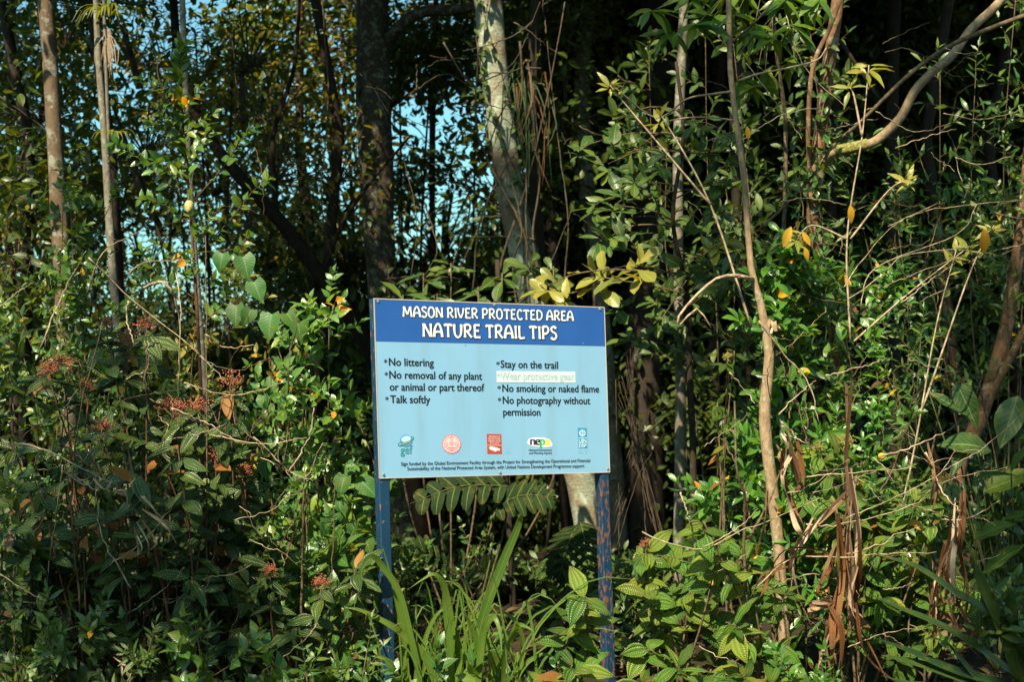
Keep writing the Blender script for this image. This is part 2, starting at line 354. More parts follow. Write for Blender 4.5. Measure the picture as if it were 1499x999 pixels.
_LB = {}
def LB(kind, q, seed):
    k = (kind, q, seed)
    if k not in _LB:
        nu, nc = {0: (2, 1), 1: (4, 1), 2: (6, 2), 3: (12, 2)}[q]
        if q == 0:
            V, Fc, U = leaf_base(kind, 2, 1, seed)
            V[0:3] = V[0:3] * [0.2, 1, 1]
        _LB[k] = leaf_base(kind, nu, nc, seed)
    return _LB[k]
_LM = {}
def leaf_mesh(kind, q, seed, mat):
    k = (kind, q, seed, mat)
    if k not in _LM:
        V, Fc, U = LB(kind, q, seed)
        _LM[k] = mesh_from('leaf', V, Fc, U, None, M[mat])
    return _LM[k]

def mesh_from(name, V, Fc, U, Rr, mat):
    me = bpy.data.meshes.new(name)
    nf = len(Fc)
    me.vertices.add(len(V)); me.vertices.foreach_set('co', np.asarray(V, dtype=np.float32).ravel())
    me.loops.add(nf * 4); me.loops.foreach_set('vertex_index', Fc.ravel().astype(np.int32))
    me.polygons.add(nf); me.polygons.foreach_set('loop_start', np.arange(0, nf * 4, 4, dtype=np.int32))
    me.polygons.foreach_set('loop_total', np.full(nf, 4, dtype=np.int32))
    me.polygons.foreach_set('use_smooth', np.ones(nf, dtype=bool))
    uvl = me.uv_layers.new(name='UVMap'); uvl.data.foreach_set('uv', U[Fc.ravel()].ravel().astype(np.float32))
    if Rr is not None:
        at = me.attributes.new('rnd', 'FLOAT', 'POINT'); at.data.foreach_set('value', Rr.astype(np.float32))
    me.materials.append(mat); me.update(calc_edges=True)
    return me

def joined(name, kind, q, mat, locs, axes, norms, lens, origin=(0, 0, 0)):
    """many small leaves in one mesh"""
    locs = np.asarray(locs, dtype=np.float32); ax = np.asarray(axes, dtype=np.float32); no = np.asarray(norms, dtype=np.float32); ln = np.asarray(lens, dtype=np.float32)
    ax = ax / (np.linalg.norm(ax, axis=1, keepdims=True) + 1e-9)
    X = np.cross(ax, no); X /= (np.linalg.norm(X, axis=1, keepdims=True) + 1e-9); Z = np.cross(X, ax)
    n = len(locs); sd = RNG.integers(0, 4, n)
    VV, FF, UU, RR = [], [], [], []; base = 0
    for s in range(4):
        idx = np.where(sd == s)[0]
        if not len(idx): continue
        V, Fc, U = LB(kind, q, s)
        B = np.stack([X[idx], ax[idx], Z[idx]], axis=1)
        W = np.einsum('kc,ncd->nkd', V, B) * ln[idx][:, None, None] + (locs[idx] - np.array(origin, dtype=np.float32))[:, None, :]
        m = len(idx); nv = len(V)
        FF.append((Fc[None] + (np.arange(m) * nv)[:, None, None] + base).reshape(-1, 4)); base += m * nv
        VV.append(W.reshape(-1, 3)); UU.append(np.tile(U, (m, 1))); RR.append(np.repeat(RNG.random(m), nv))
    return mesh_from(name, np.concatenate(VV), np.concatenate(FF), np.concatenate(UU), np.concatenate(RR), M[mat])

def basis(d, n):
    d = d.normalized(); x = d.cross(n)
    if x.length < 1e-4: x = d.orthogonal()
    x.normalize(); z = x.cross(d)
    return Matrix(((x.x, d.x, z.x), (x.y, d.y, z.y), (x.z, d.z, z.z)))

N_LEAF = [0]
LIGHTWARD = (SUN_TO + Vector((0, -.25, .45))).normalized()
class Plant:
    """a plant thing: stems and twigs as tubes, each leaf a child object up to the limit, the rest one stuff part"""
    def __init__(s, name, label, cat, base, kind='ovate', mat='shrub', q=2, limit=280, twig='twig', group=None):
        s.root = thing(name, label, cat, base, group); s.o = Vector(base)
        s.kind, s.mat, s.q, s.limit = kind, mat, q, limit
        s.twigs = MB(); s.twigmat = twig; s.n = 0; s.extra = []; s.small = 0
    def stem(s, pts, r0, r1, mat=None, name='stem', n=7, seg=24, wob=.06):
        c = curve_pts(pts, seg); k = len(c) - 1
        mb = MB(); mb.tube(c, [r0 + (r1 - r0) * i / k for i in range(k + 1)], n, random.random(), wob)
        mb.build(name, M[mat or s.twigmat], s.root)
        return c
    def leaf(s, p, d, n, ln, kind=None, mat=None):
        kind = kind or s.kind; mat = mat or s.mat
        sd = random.randrange(6)
        if mat == 'mel_dark' and random.random() < .035: mat = 'rust'
        if mat == 'mel' and random.random() < .03: mat = random.choice(['rust', 'yellow'])
        if s.n < s.limit:
            m3 = basis(d, n) * ln
            m4 = m3.to_4x4(); m4.translation = p - s.o
            place('leaf', leaf_mesh(kind, s.q, sd, mat), s.root, m4)
            s.n += 1; N_LEAF[0] += 1
        else:
            s.extra.append((tuple(p), tuple(d), tuple(n), ln))
    def spray(s, p, d, length, ln, n=8, arr='alt', r=.0025, up=.15, spread=1.0, tip=True, droop=0.0, facing=.8, twmat=None, curl=.25, odd=None):
        """a twig from p along d carrying n leaves"""
        d = d.normalized(); pts = [p.copy()]; q = p.copy(); k = 6
        for i in range(k):
            d = (d + Vector((random.gauss(0, curl * .3), random.gauss(0, curl * .3), random.gauss(0, curl * .3) + up * .15 - droop * .15))).normalized()
            q = q + d * (length / k); pts.append(q.copy())
        s.twigs.tube(pts, [r * (1 - .6 * i / k) for i in range(k + 1)], 4, random.random(), cap=False)
        side = 1; phi = random.random() * PI
        for i in range(n):
            t = (i + .8) / n if arr != 'whorl' else 1.0
            f = t * k; a = min(int(f), k - 1); pp = pts[a].lerp(pts[a + 1], f - a); tg = (pts[a + 1] - pts[a]).normalized()
            o1 = tg.orthogonal().normalized()
            phi += {'alt': 2.4, 'opp': PI / 2, 'whorl': 2 * PI / max(n, 1)}[arr] + random.gauss(0, .25)
            for sgn in ((1, -1) if arr == 'opp' else (1,)):
                o = (Quaternion(tg, phi) @ o1) * sgn
                ld = (o * spread + tg * (.55 if arr != 'whorl' else .45) + Vector((0, 0, up * .5 - droop))).normalized()
                nn = (LIGHTWARD * facing + Vector((random.gauss(0, .42), random.gauss(0, .42), random.gauss(0, .42)))).normalized()
                l = ln * random.uniform(.5, 1.3) * (1 - .35 * (t if arr != 'whorl' else 0))
                mt = None
                if odd and random.random() < odd[0]: mt = odd[1]
                elif random.random() < .025: mt = random.choice(['rust', 'dead', 'yellow'])
                s.leaf(pp, ld, nn, l, mat=mt)
        if tip and arr != 'whorl':
            s.leaf(pts[-1], (pts[-1] - pts[-2]), LIGHTWARD, ln * .7)
        return pts[-1]
    def done(s):
        if s.twigs.v: s.twigs.build('twig', M[s.twigmat], s.root)['kind'] = 'stuff'
        if s.extra:
            e = s.extra
            me = joined('foliage', s.kind, min(s.q, 1), s.mat, [x[0] for x in e], [x[1] for x in e], [x[2] for x in e], [x[3] for x in e], s.o)
            o = place('foliage', me, s.root); o['kind'] = 'stuff'
        return s.root

def along(c, t):
    f = max(0, min(.9999, t)) * (len(c) - 1); a = int(f)
    return c[a].lerp(c[a + 1], f - a), (c[a + 1] - c[a]).normalized()

# ------------------------------------------------------------------ ground
def ground_z(x, y):
    return 0.05 * math.sin(x * .9 + 1) * math.cos(y * .6) + (0.02 * math.sin(x * 3.1) if y > 3 else 0)
def build_ground():
    n = 90; xs = np.concatenate([[-400, -120, -40], np.linspace(-16, 16, n), [40, 120, 400]]); ys = np.concatenate([[-300, -60, -12], np.linspace(-6, 26, n), [50, 140, 500]])
    V = [(x, y, ground_z(x, y) if abs(x) < 17 and -7 < y < 27 else 0) for y in ys for x in xs]; c = len(xs)
    F = [(j * c + i, j * c + i + 1, (j + 1) * c + i + 1, (j + 1) * c + i) for j in range(len(ys) - 1) for i in range(c - 1)]
    mb = MB(); mb.add(V, F); o = mb.build('ground', M['soil']); o['kind'] = 'structure'
    k = 5000
    L = np.stack([RNG.uniform(-7, 7, k), RNG.uniform(4.5, 14, k), np.zeros(k)], 1); L[:, 2] = [ground_z(a, b) + .015 for a, b in L[:, :2]]
    A = np.stack([RNG.normal(0, 1, k), RNG.normal(0, 1, k), RNG.normal(0, .12, k)], 1); Nn = np.stack([RNG.normal(0, .25, k), RNG.normal(0, .25, k), np.ones(k)], 1)
    o = place('leaf_litter', joined('leaf_litter', 'ellip', 1, 'litter', L, A, Nn, RNG.uniform(.06, .14, k))); o['kind'] = 'stuff'; o['label'] = 'brown fallen leaves covering the forest floor'
build_ground()

# ------------------------------------------------------------------ the sign
Wp = 1.22
A_C = Vector((0.87976738, -0.02135697, -0.47492445)); B_C = Vector((-0.03191841, 0.99934639, -0.01697089)); T_C = Vector((-0.48742024, -0.50496236, -5.2175267)) * Wp
Hp = Wp / 1.5097558
A_W = (R_WC @ A_C).normalized(); B_W = (R_WC @ B_C).normalized(); N_W = A_W.cross(B_W).normalized(); O_W = CAM + R_WC @ T_C
def S(x, y, z=0.0): return O_W + A_W * x + B_W * y + N_W * z
def on_sign(px, py):
    """target pixel -> metres on the panel face"""
    d = (P(px, py, 1.0) - CAM); t = (O_W - CAM).dot(N_W) / d.dot(N_W); q = CAM + d * t - O_W
    ab = A_W.dot(B_W); qa, qb = q.dot(A_W), q.dot(B_W); det = 1 - ab * ab
    return (qa - ab * qb) / det, (qb - ab * qa) / det
M['panel'] = plainmat('light blue printed sheet', (.178, .348, .53), .35, .4, (.172, .336, .515), 5)
_m = M['panel']; _nt = _m.node_tree; _pb = [n for n in _nt.nodes if n.type == 'BSDF_PRINCIPLED'][0]; _src = _pb.inputs['Base Color'].links[0].from_socket
_g = _nt.nodes.new('ShaderNodeNewGeometry'); _mp = _nt.nodes.new('ShaderNodeMapping'); _mp.inputs['Scale'].default_value = (14, 14, 1.6); _n = _nt.nodes.new('ShaderNodeTexNoise'); _n.inputs['Scale'].default_value = 1.0; _n.inputs['Detail'].default_value = 7
_nt.links.new(_g.outputs['Position'], _mp.inputs[0]); _nt.links.new(_mp.outputs[0], _n.inputs['Vector']); _r = ramp(_nt, [(.50, (0, 0, 0)), (.80, (1, 1, 1))]); _nt.links.new(_n.outputs[0], _r.inputs[0])
_x = _nt.nodes.new('ShaderNodeMix'); _x.data_type = 'RGBA'; _x.inputs[7].default_value = (.13, .22, .24, 1); _k = mathn(_nt, 'MULTIPLY', _r.outputs[0], .28); _nt.links.new(_k, _x.inputs[0]); _nt.links.new(_src, _x.inputs[6]); _nt.links.new(_x.outputs[2], _pb.inputs['Base Color'])
M['band'] = plainmat('blue printed band', (.018, .080, .295), .4, .3, (.016, .074, .275), 9)
M['alu'] = plainmat('pale sheet edge', (.40, .36, .32), .5, .4, (.42, .30, .24), 60)
M['post'] = paintmat('chipped blue post paint', (.006, .034, .080), .15, chip=(.13, .19, .22))
M['post_rust'] = paintmat('rusty blue post paint', (.006, .032, .075), .8, (.10, .036, .02), (.20, .15, .13))
M['bolt'] = plainmat('bolt steel', (.45, .47, .50), .35, .5, (.25, .26, .28), 80, metal=.7)
def flat(name, c, rough=.5, v=.0): return plainmat(name, c, rough, .3, tuple(x * .9 for x in c), 50)
M['ink'] = flat('black ink', (.010, .016, .022)); M['cream'] = flat('cream ink', (.58, .62, .64)); M['ghost'] = flat('faded ink', (.33, .41, .45))
M['patch'] = flat('pale patch', (.46, .55, .60)); M['white'] = flat('white ink', (.66, .70, .70)); M['outline'] = flat('dark outline ink', (.012, .014, .03))
M['teal'] = flat('teal ink', (.03, .22, .26)); M['globe'] = flat('globe blue ink', (.06, .22, .42)); M['olivei'] = flat('olive ink', (.22, .24, .08)); M['lightb'] = flat('light globe ink', (.35, .55, .75))
M['red'] = flat('red ink', (.36, .05, .03)); M['pink'] = flat('pink ink', (.55, .44, .47)); M['redl'] = flat('crest red ink', (.55, .12, .14)); M['purple'] = flat('purple ink', (.05, .02, .14))
M['green'] = flat('green ink', (.0, .36, .12)); M['yell'] = flat('yellow ink', (.85, .72, .03)); M['unb'] = flat('blue emblem ink', (.02, .24, .45)); M['paleblue'] = flat('pale blue ink', (.22, .50, .66)); M['greyink'] = flat('grey smudge ink', (.22, .34, .38))

base = S(Wp / 2, 0, -.03); base.z = ground_z(base.x, base.y)
SIGN = thing('information_sign', 'blue trail rules sign on two chipped blue posts, headed NATURE TRAIL TIPS', 'sign', base)
pw = .052
def post(x0, mat):
    mb = MB(); n = 26; z0 = -.055; z1 = -.004
    yb = -(O_W.z) / B_W.z - .12
    vs, fs = [], []
    for i in range(n + 1):
        y = yb + (Hp + .0 - yb) * i / n
        j = lambda: random.gauss(0, .0004)
        ch = .005
        for (x, z) in ((x0, z0), (x0 + pw, z0), (x0 + pw, z1 - ch), (x0 + pw - ch, z1), (x0 + ch, z1), (x0, z1 - ch)):
            vs.append(S(x + j(), y, z + j()))
    for i in range(n):
        for k in range(6):
            k2 = (k + 1) % 6; fs.append((i * 6 + k, i * 6 + k2, (i + 1) * 6 + k2, (i + 1) * 6 + k))
    fs.append(tuple(n * 6 + k for k in range(6))); mb.add(vs, fs)
    return mb.build('post', mat, SIGN, smooth=False)
p1 = post(.0015, M['post']); p2 = post(Wp - pw - .0015, M['post_rust']); p2['label'] = 'right post, rusty where the blue paint has flaked'
for (x0, x1, y0, y1) in ((pw + .002, Wp - pw - .002, Hp - .042, Hp - .001), (pw + .002, Wp - pw - .002, .001, .042)):
    mb = MB(); mb.box(S, x0, x1, y0, y1, -.05, -.0045); mb.build('frame_rail', M['post'], SIGN, smooth=False)
# sheet with a slightly wavy face, rounded corners
mb = MB(); nx, ny = 24, 16; vs, fs = [], []
for j in range(ny + 1):
    for i in range(nx + 1): vs.append(S(Wp * i / nx, Hp * j / ny, 0.0))
for j in range(ny):
    for i in range(nx): a = j * (nx + 1) + i; fs.append((a, a + 1, a + nx + 2, a + nx + 1))
mb.add(vs, fs, mi=0)
mb.box(S, 0, Wp, 0, Hp, -.0035, -.0004, mi=1)
PANEL = mb.build('panel', [M['panel'], M['alu']], SIGN, smooth=False)
# pale worn rim on the panel's edge
mb = MB(); e = .004
mb.box(S, 0, Wp, Hp - e * .8, Hp + .001, -.003, .0018); mb.box(S, 0, e * .7, 0, Hp - e, -.003, .0016); mb.box(S, Wp - e * .7, Wp, 0, Hp - e, -.003, .0016); mb.box(S, e, Wp - e, -.001, e * .5, -.003, .0016)
mb.build('panel_edge', M['alu'], SIGN, smooth=False)
def poly(mb, pts, z, mi=0): mb.add([S(x, y, z) for x, y in pts], [tuple(range(len(pts)))], mi=mi)
def quad_px(mb, c, z): poly(mb, [on_sign(*p) for p in c], z)
def ell(cx, cy, rx, ry, n=28, rot=0, a0=0, a1=2 * PI):
    out = []
    for i in range(n):
        a = a0 + (a1 - a0) * i / n; x, y = rx * math.cos(a), ry * math.sin(a)
        out.append((cx + x * math.cos(rot) - y * math.sin(rot), cy + x * math.sin(rot) + y * math.cos(rot)))
    return out
yb = on_sign(549.5, 499.8)[1]; yb2 = on_sign(885.8, 506.9)[1]
mb = MB(); poly(mb, [(.005, yb), (Wp - .005, yb2), (Wp - .005, Hp - .005), (.005, Hp - .005)], .0010); mb.build('header_band', M['band'], PANEL, smooth=False)

# hand-drawn rounded heavy capitals (strokes that flare at both ends)
G = {
 'A': (.80, [[(.06, 0), (.12, .55), (.27, .88), (.42, .98), (.55, .88), (.68, .5), (.74, 0)], [(.12, .33), (.40, .40), (.70, .33)]]),
 'M': (1.0, [[(.06, 0), (.14, .98)], [(.16, .95), (.48, .22)], [(.48, .22), (.80, .95)], [(.82, .98), (.92, 0)]]),
 'N': (.80, [[(.08, 0), (.10, .98)], [(.12, .95), (.66, .04)], [(.70, 0), (.68, .98)]]),
 'S': (.62, [[(.54, .82), (.38, .97), (.17, .92), (.09, .75), (.22, .57), (.44, .47), (.56, .27), (.45, .06), (.24, 0), (.06, .14)]]),
 'O': (.78, [[(.38, .98), (.17, .86), (.07, .5), (.16, .13), (.38, 0), (.61, .13), (.70, .5), (.60, .86), (.38, .98)]]),
 'R': (.76, [[(.12, 0), (.12, .98)], [(.12, .93), (.40, .98), (.60, .84), (.56, .60), (.36, .48), (.18, .47)], [(.34, .47), (.50, .22), (.70, .02)]]),
 'I': (.30, [[(.14, 0), (.12, .98)]]),
 'V': (.74, [[(.06, .98), (.12, .5), (.34, .02)], [(.34, .02), (.58, .5), (.66, .98)]]),
 'E': (.64, [[(.12, .02), (.12, .96)], [(.12, .95), (.56, .95)], [(.12, .52), (.48, .52)], [(.12, .04), (.60, .04)]]),
 'P': (.70, [[(.12, 0), (.12, .98)], [(.12, .93), (.42, .98), (.61, .82), (.57, .56), (.38, .42), (.18, .42)]]),
 'T': (.72, [[(.36, 0), (.36, .90)], [(.03, .84), (.18, .95), (.36, .93), (.54, .95), (.69, .84)]]),
 'C': (.68, [[(.60, .80), (.44, .97), (.22, .90), (.08, .5), (.20, .10), (.42, 0), (.62, .16)]]),
 'D': (.78, [[(.12, .02), (.12, .96)], [(.12, .94), (.40, .94), (.64, .74), (.68, .46), (.58, .18), (.36, .03), (.12, .04)]]),
 'U': (.78, [[(.08, .98), (.10, .35), (.26, .04), (.50, .04), (.66, .35), (.68, .98)]]),
 'L': (.60, [[(.12, .98), (.12, .06)], [(.12, .04), (.40, .04), (.58, .10)]]),
 ' ': (.30, [])}
def stroke(mb, pts, h, wd, z, fx, grow):
    c = curve_pts([(a[0], a[1], 0) for a in pts], 12 if len(pts) > 2 else 4); n = len(c) - 1; L_, R_ = [], []
    for i, p in enumerate(c):
        t = (c[min(i + 1, n)] - c[max(i - 1, 0)]).normalized(); nr = Vector((-t.y, t.x, 0))
        e_ = abs(2 * i / n - 1) ** 3; ww = wd * (.86 + .34 * e_) + grow
        q = p.copy()
        if i == 0: q = q - t * grow * .8
        if i == n: q = q + t * grow * .8
        L_.append(fx(q.x + nr.x * ww, q.y + nr.y * ww)); R_.append(fx(q.x - nr.x * ww, q.y - nr.y * ww))
    vs = [S(x, y, z) for x, y in L_] + [S(x, y, z) for x, y in R_]
    mb.add(vs, [(i, i + 1, n + 2 + i, n + 1 + i) for i in range(n)])
def display(text, pl, pr, cap, nm):
    x0, y0 = on_sign(*pl); x1, y1 = on_sign(*pr); tot = sum(G[c][0] for c in text); sx = (x1 - x0) / tot
    hm = cap
    for (grow, z, mat, dx, dy) in ((.055, .0014, 'outline', .02, -.03), (0.0, .0021, 'cream', 0, 0)):
        mb = MB(); cx = 0
        for ch in text:
            wd, st = G[ch]
            for k, s_ in enumerate(st):
                stroke(mb, [(p_[0] * .90 + .03, p_[1]) for p_ in s_], 1, .088, z + k * .00012, lambda a, b: (x0 + (cx + a + dx) * sx, y0 + (y1 - y0) * (cx + a) / tot + (b + dy) * hm), grow)
            cx += wd
        o = mb.build('lettering' if grow == 0 else 'lettering_outline', M[mat], PANEL, smooth=False)
display('MASON RIVER PROTECTED AREA', (589, 463.8), (840, 470.2), (15.6 / 264) * Hp, 'title')
display('NATURE TRAIL TIPS', (618, 493.2), (816, 497.2), (20.2 / 262) * Hp, 'title')

def typeset(text, pl, pr, hpx, mat, z=.0014, bold=.012, name='lettering'):
    """one line of print between two target pixels on its baseline, hpx = capital height in target px"""
    cu = bpy.data.curves.new('t', 'FONT'); cu.body = text; cu.size = 1; cu.resolution_u = 3
    tmp = bpy.data.objects.new('t', cu); COL.objects.link(tmp)
    dg = bpy.context.evaluated_depsgraph_get(); me = bpy.data.meshes.new_from_object(tmp.evaluated_get(dg))
    V = np.zeros(len(me.vertices) * 3); me.vertices.foreach_get('co', V); V = V.reshape(-1, 3); Fs = [tuple(p.vertices) for p in me.polygons]
    bpy.data.objects.remove(tmp)
    x0, y0 = on_sign(*pl); x1, y1 = on_sign(*pr); xa, xb = V[:, 0].min(), V[:, 0].max()
    k = (x1 - x0) / (xb - xa); ky = hpx / 262 * Hp / .72; mb = MB()
    shifts = [(0, 0)] if bold <= 0 else [(-bold * 1.3, -bold * .5), (bold * 1.3, bold * .5), (0, 0)]     # the same letters struck three times for weight
    for n_, (sx_, sy_) in enumerate(shifts):
        vs = []
        for c in V:
            xx = (c[0] + sx_ - xa) * k; vs.append(S(x0 + xx, y0 + (y1 - y0) * (xx / (x1 - x0)) + (c[1] + sy_) * ky, z + .00012 * n_))
        mb.add(vs, Fs)
    return mb.build(name, M[mat], PANEL, smooth=False)
PANEL_LOC = PANEL.location
for txt, l, r_, st in (('No littering', (569.4, 535.4), (634.7, 536.6), (562, 535.2)), ('No removal of any plant', (570, 554.2), (705.4, 556.2), (563, 554)),
                       ('or animal or part thereof', (570.5, 572.0), (708.8, 573.0), None), ('Talk softly', (571.4, 590.2), (629.5, 590.6), (564, 590)),
                       ('Stay on the trail', (733, 538.4), (816.6, 540.0), (726.5, 538.3)), ('No smoking or naked flame', (735.4, 573.8), (876.6, 574.8), (728.2, 573.7)),
                       ('No photography without', (736, 591.3), (863.8, 592.0), (728.8, 591.2)), ('permission', (736.6, 608.6), (790.8, 608.9), None)):
    typeset(txt, l, r_, 11.6, 'ink', bold=.018)
    if st: typeset('*', st, (st[0] + 4.8, st[1]), 9.2, 'ink', bold=.008)
mb = MB(); quad_px(mb, [(727, 560.3), (842.4, 560.9), (842.0, 544.4), (726.6, 543.4)], .0011); mb.build('cover_patch', M['patch'], PANEL, smooth=False)
typeset('Wear protective gear', (733, 555.8), (840.4, 556.8), 11.6, 'ghost', z=.0016, bold=.012); typeset('*', (727.5, 555.7), (732, 555.7), 9.2, 'ghost', z=.0016, bold=.0)
typeset('Sign funded by the Global Environment Facility through the Project for Strengthening the Operational and Financial', (587, 682.0), (863.8, 676.8), 5.2, 'ink', bold=.010)
typeset('Sustainability of the National Protected Area System, with United Nations Development Programme support.', (596.2, 689.0), (855.8, 684.6), 5.2, 'ink', bold=.010)
# --- emblems
def mpx(px, py): return on_sign(px, py)
u1 = Hp / 262.0          # one target pixel in metres on the panel (upright)
ux = Wp / 338.0
def disc(mb, px, py, rx, ry, z, rot=0, n=28): poly(mb, ell(*mpx(px, py), rx * ux, ry * u1, n, rot), z)
def ring(mb, cx, cy, rx, ry, wd, z, rot=0, n=36, a0=0, a1=2 * PI):
    X, Y = mpx(cx, cy); o = ell(X, Y, rx * ux, ry * u1, n, rot, a0, a1 + (a1 - a0) / n); i_ = ell(X, Y, (rx - wd) * ux, (ry - wd) * u1, n, rot, a0, a1 + (a1 - a0) / n)
    vs = [S(x, y, z) for x, y in o] + [S(x, y, z) for x, y in i_]; mb.add(vs, [(k, k + 1, n + k + 1, n + k) for k in range(n - 1)])
    if a1 - a0 > 6.2: mb.add([vs[n - 1], vs[0], vs[n], vs[2 * n - 1]], [(0, 1, 2, 3)])
mb = MB(); disc(mb, 594.5, 646, 8.6, 8.9, .0012); g = mb.build('globe_emblem', M['globe'], PANEL, smooth=False)
mb = MB(); poly(mb, ell(*mpx(594.2, 643.2), 6.6 * ux, 4.6 * u1, 24, .15), .0015); mb.build('globe_shine', M['lightb'], PANEL, smooth=False)
mb = MB(); poly(mb, ell(*mpx(595.0, 648.6), 6.8 * ux, 2.0 * u1, 24, .25), .0018); mb.build('globe_band', M['olivei'], PANEL, smooth=False)
mb = MB(); ring(mb, 594.0, 646.4, 12.0, 4.0, 1.0, .0021, rot=.42, a0=PI * .86, a1=PI * 2.14); ring(mb, 594.0, 646.4, 12.0, 4.0, 1.0, .0009, rot=.42); mb.build('globe_ring', M['teal'], PANEL, smooth=False)
typeset('gef', (586.2, 664.8), (603.8, 664.6), 12.5, 'teal', bold=.012)
mb = MB(); disc(mb, 661, 650.5, 13.3, 14.2, .0011, n=40); mb.build('crest_disc', M['pink'], PANEL, smooth=False)
mb = MB(); ring(mb, 661, 650.5, 13.3, 14.2, 1.0, .0014); ring(mb, 661, 650.5, 10.2, 11.0, .6, .0014)
for k in range(16):
    a = k / 16 * 2 * PI; disc(mb, 661 + 11.6 * math.cos(a), 650.5 + 12.4 * math.sin(a), .55, .6, .0015, n=6)
for (x, y, rx, ry) in ((661, 642, 2.2, 3.0), (661, 650, 3.2, 3.6), (654, 651.5, 1.8, 3.4), (668, 651.5, 1.8, 3.4), (661, 656.5, 6.5, 1.0), (661, 659.5, 3.0, .8)): ring(mb, x, y, rx, ry, .8, .0016, n=14)
disc(mb, 661, 650, 1.2, 1.4, .0017, n=8); mb.build('crest_drawing', M['redl'], PANEL, smooth=False)
mb = MB(); quad_px(mb, [(713.2, 664.8), (734.6, 664.9), (733.6, 636.2), (712.4, 635.6)], .0011); mb.build('red_emblem', M['red'], PANEL, smooth=False)
for t_, y_ in (('JAMAICA', 640.6), ('NATIONAL', 643.9), ('HERITAGE', 647.2), ('TRUST', 650.4)):
    i_ = 3.2 if t_ == 'TRUST' else 1.8 if t_ == 'JAMAICA' else 1.2
    typeset(t_, (712.8 + i_ + .6, y_), (733.9 - i_, y_ + .3), 2.7, 'pink', z=.0015, bold=.01)
mb = MB(); X = [(715.5, 655.5), (718.5, 654), (723, 655), (728, 656.2), (732, 658.2), (731, 660), (727, 660.2), (725, 662), (722.5, 660.2), (719, 659.4), (716.2, 657.6)]
poly(mb, [mpx(*p) for p in X][::-1], .0015); mb.build('island_outline', M['white'], PANEL, smooth=False)
mb = MB(); quad_px(mb, [(713.2, 652.7), (734.2, 652.9), (734.1, 652.1), (713.1, 651.9)], .0016); mb.build('emblem_rule', M['pink'], PANEL, smooth=False)
mb = MB(); poly(mb, [mpx(*p) for p in ((771, 649), (774, 643), (782, 640.8), (795, 641), (804, 643.5), (808.5, 650), (808, 654), (800, 655), (785, 654.5), (776, 653))][::-1], .0011); mb.build('logo_glow', M['white'], PANEL, smooth=False)
for ch, a, b, mt in (('n', 776.4, 783, 'purple'), ('e', 783.2, 790.8, 'ink'), ('p', 790.6, 797.6, 'green'), ('a', 797.4, 805, 'yell')): typeset(ch, (a, 651.8), (b, 651.9), 13.6, mt, z=.0015, bold=.032)
typeset('National Environment', (774, 660.6), (807.6, 660.5), 3.1, 'ink', bold=.012); typeset('and Planning Agency', (774.4, 665), (807.8, 664.7), 3.1, 'ink', bold=.012)
mb = MB(); quad_px(mb, [(846.4, 656.6), (859.6, 656.6), (858.5, 627), (845.6, 626.8)], .0011); mb.build('blue_emblem', M['unb'], PANEL, smooth=False)
mb = MB(); ring(mb, 852.2, 634.4, 4.9, 5.2, 1.0, .0015, n=20); ring(mb, 852.2, 634.4, 2.8, 3.0, .6, .0015, n=16)
X0 = [mpx(851.9, 630.2), mpx(852.5, 630.2), mpx(852.5, 638.4), mpx(851.9, 638.4)]; poly(mb, X0[::-1], .0016)
quad_px(mb, [(846.2, 641.7), (859.1, 641.8), (859.0, 641.2), (846.1, 641.1)], .0015); quad_px(mb, [(852.6, 656.4), (853.1, 656.4), (852.7, 642), (852.2, 642)], .0015); quad_px(mb, [(846.4, 649.5), (859.3, 649.5), (859.3, 649), (846.4, 649)], .00155)
mb.build('globe_wreath', M['white'], PANEL, smooth=False)
for ch, a, y_ in (('U', 847.4, 648.2), ('N', 853.9, 648.2), ('D', 847.7, 655.6), ('P', 854.2, 655.6)): typeset(ch, (a, y_), (a + 4.2, y_), 5.6, 'white', z=.0016, bold=.0)
typeset('Empowered lives.', (845.4, 660.4), (859.8, 660.2), 2.0, 'paleblue', bold=.0); typeset('Resilient nations.', (845.4, 663.6), (859.8, 663.4), 2.0, 'paleblue', bold=.0)
mb = MB()
for (x, y, r) in ((742, 657.5, .5), (744.6, 659, .5), (742, 661.5, .7), (744.8, 662.6, .6), (741.5, 664, .5), (746, 664.2, .4), (681, 504.8, 1.0), (853, 503, .8), (879, 574.8, .6), (863, 596, .6), (833, 639, .6), (878, 641.5, .6)): disc(mb, x, y, r, r, .0022, n=7)
mb.build('print_speck', M['greyink'], PANEL, smooth=False)['kind'] = 'stuff'
for (x, y) in ((553.4, 441.5), (723.4, 446.7), (878, 453), (561.4, 695.5), (732, 692.6), (889.5, 687)):
    X, Y = on_sign(x, y); mb = MB(); n = 10; vs = [S(*q, .0012) for q in ell(X, Y, .0075, .0075, n)] + [S(*q, .0042) for q in ell(X, Y, .0055, .0055, n)]
    mb.add(vs, [(k, (k + 1) % n, n + (k + 1) % n, n + k) for k in range(n)] + [tuple(n + k for k in range(n))]); mb.build('bolt', M['bolt'], SIGN, smooth=False)

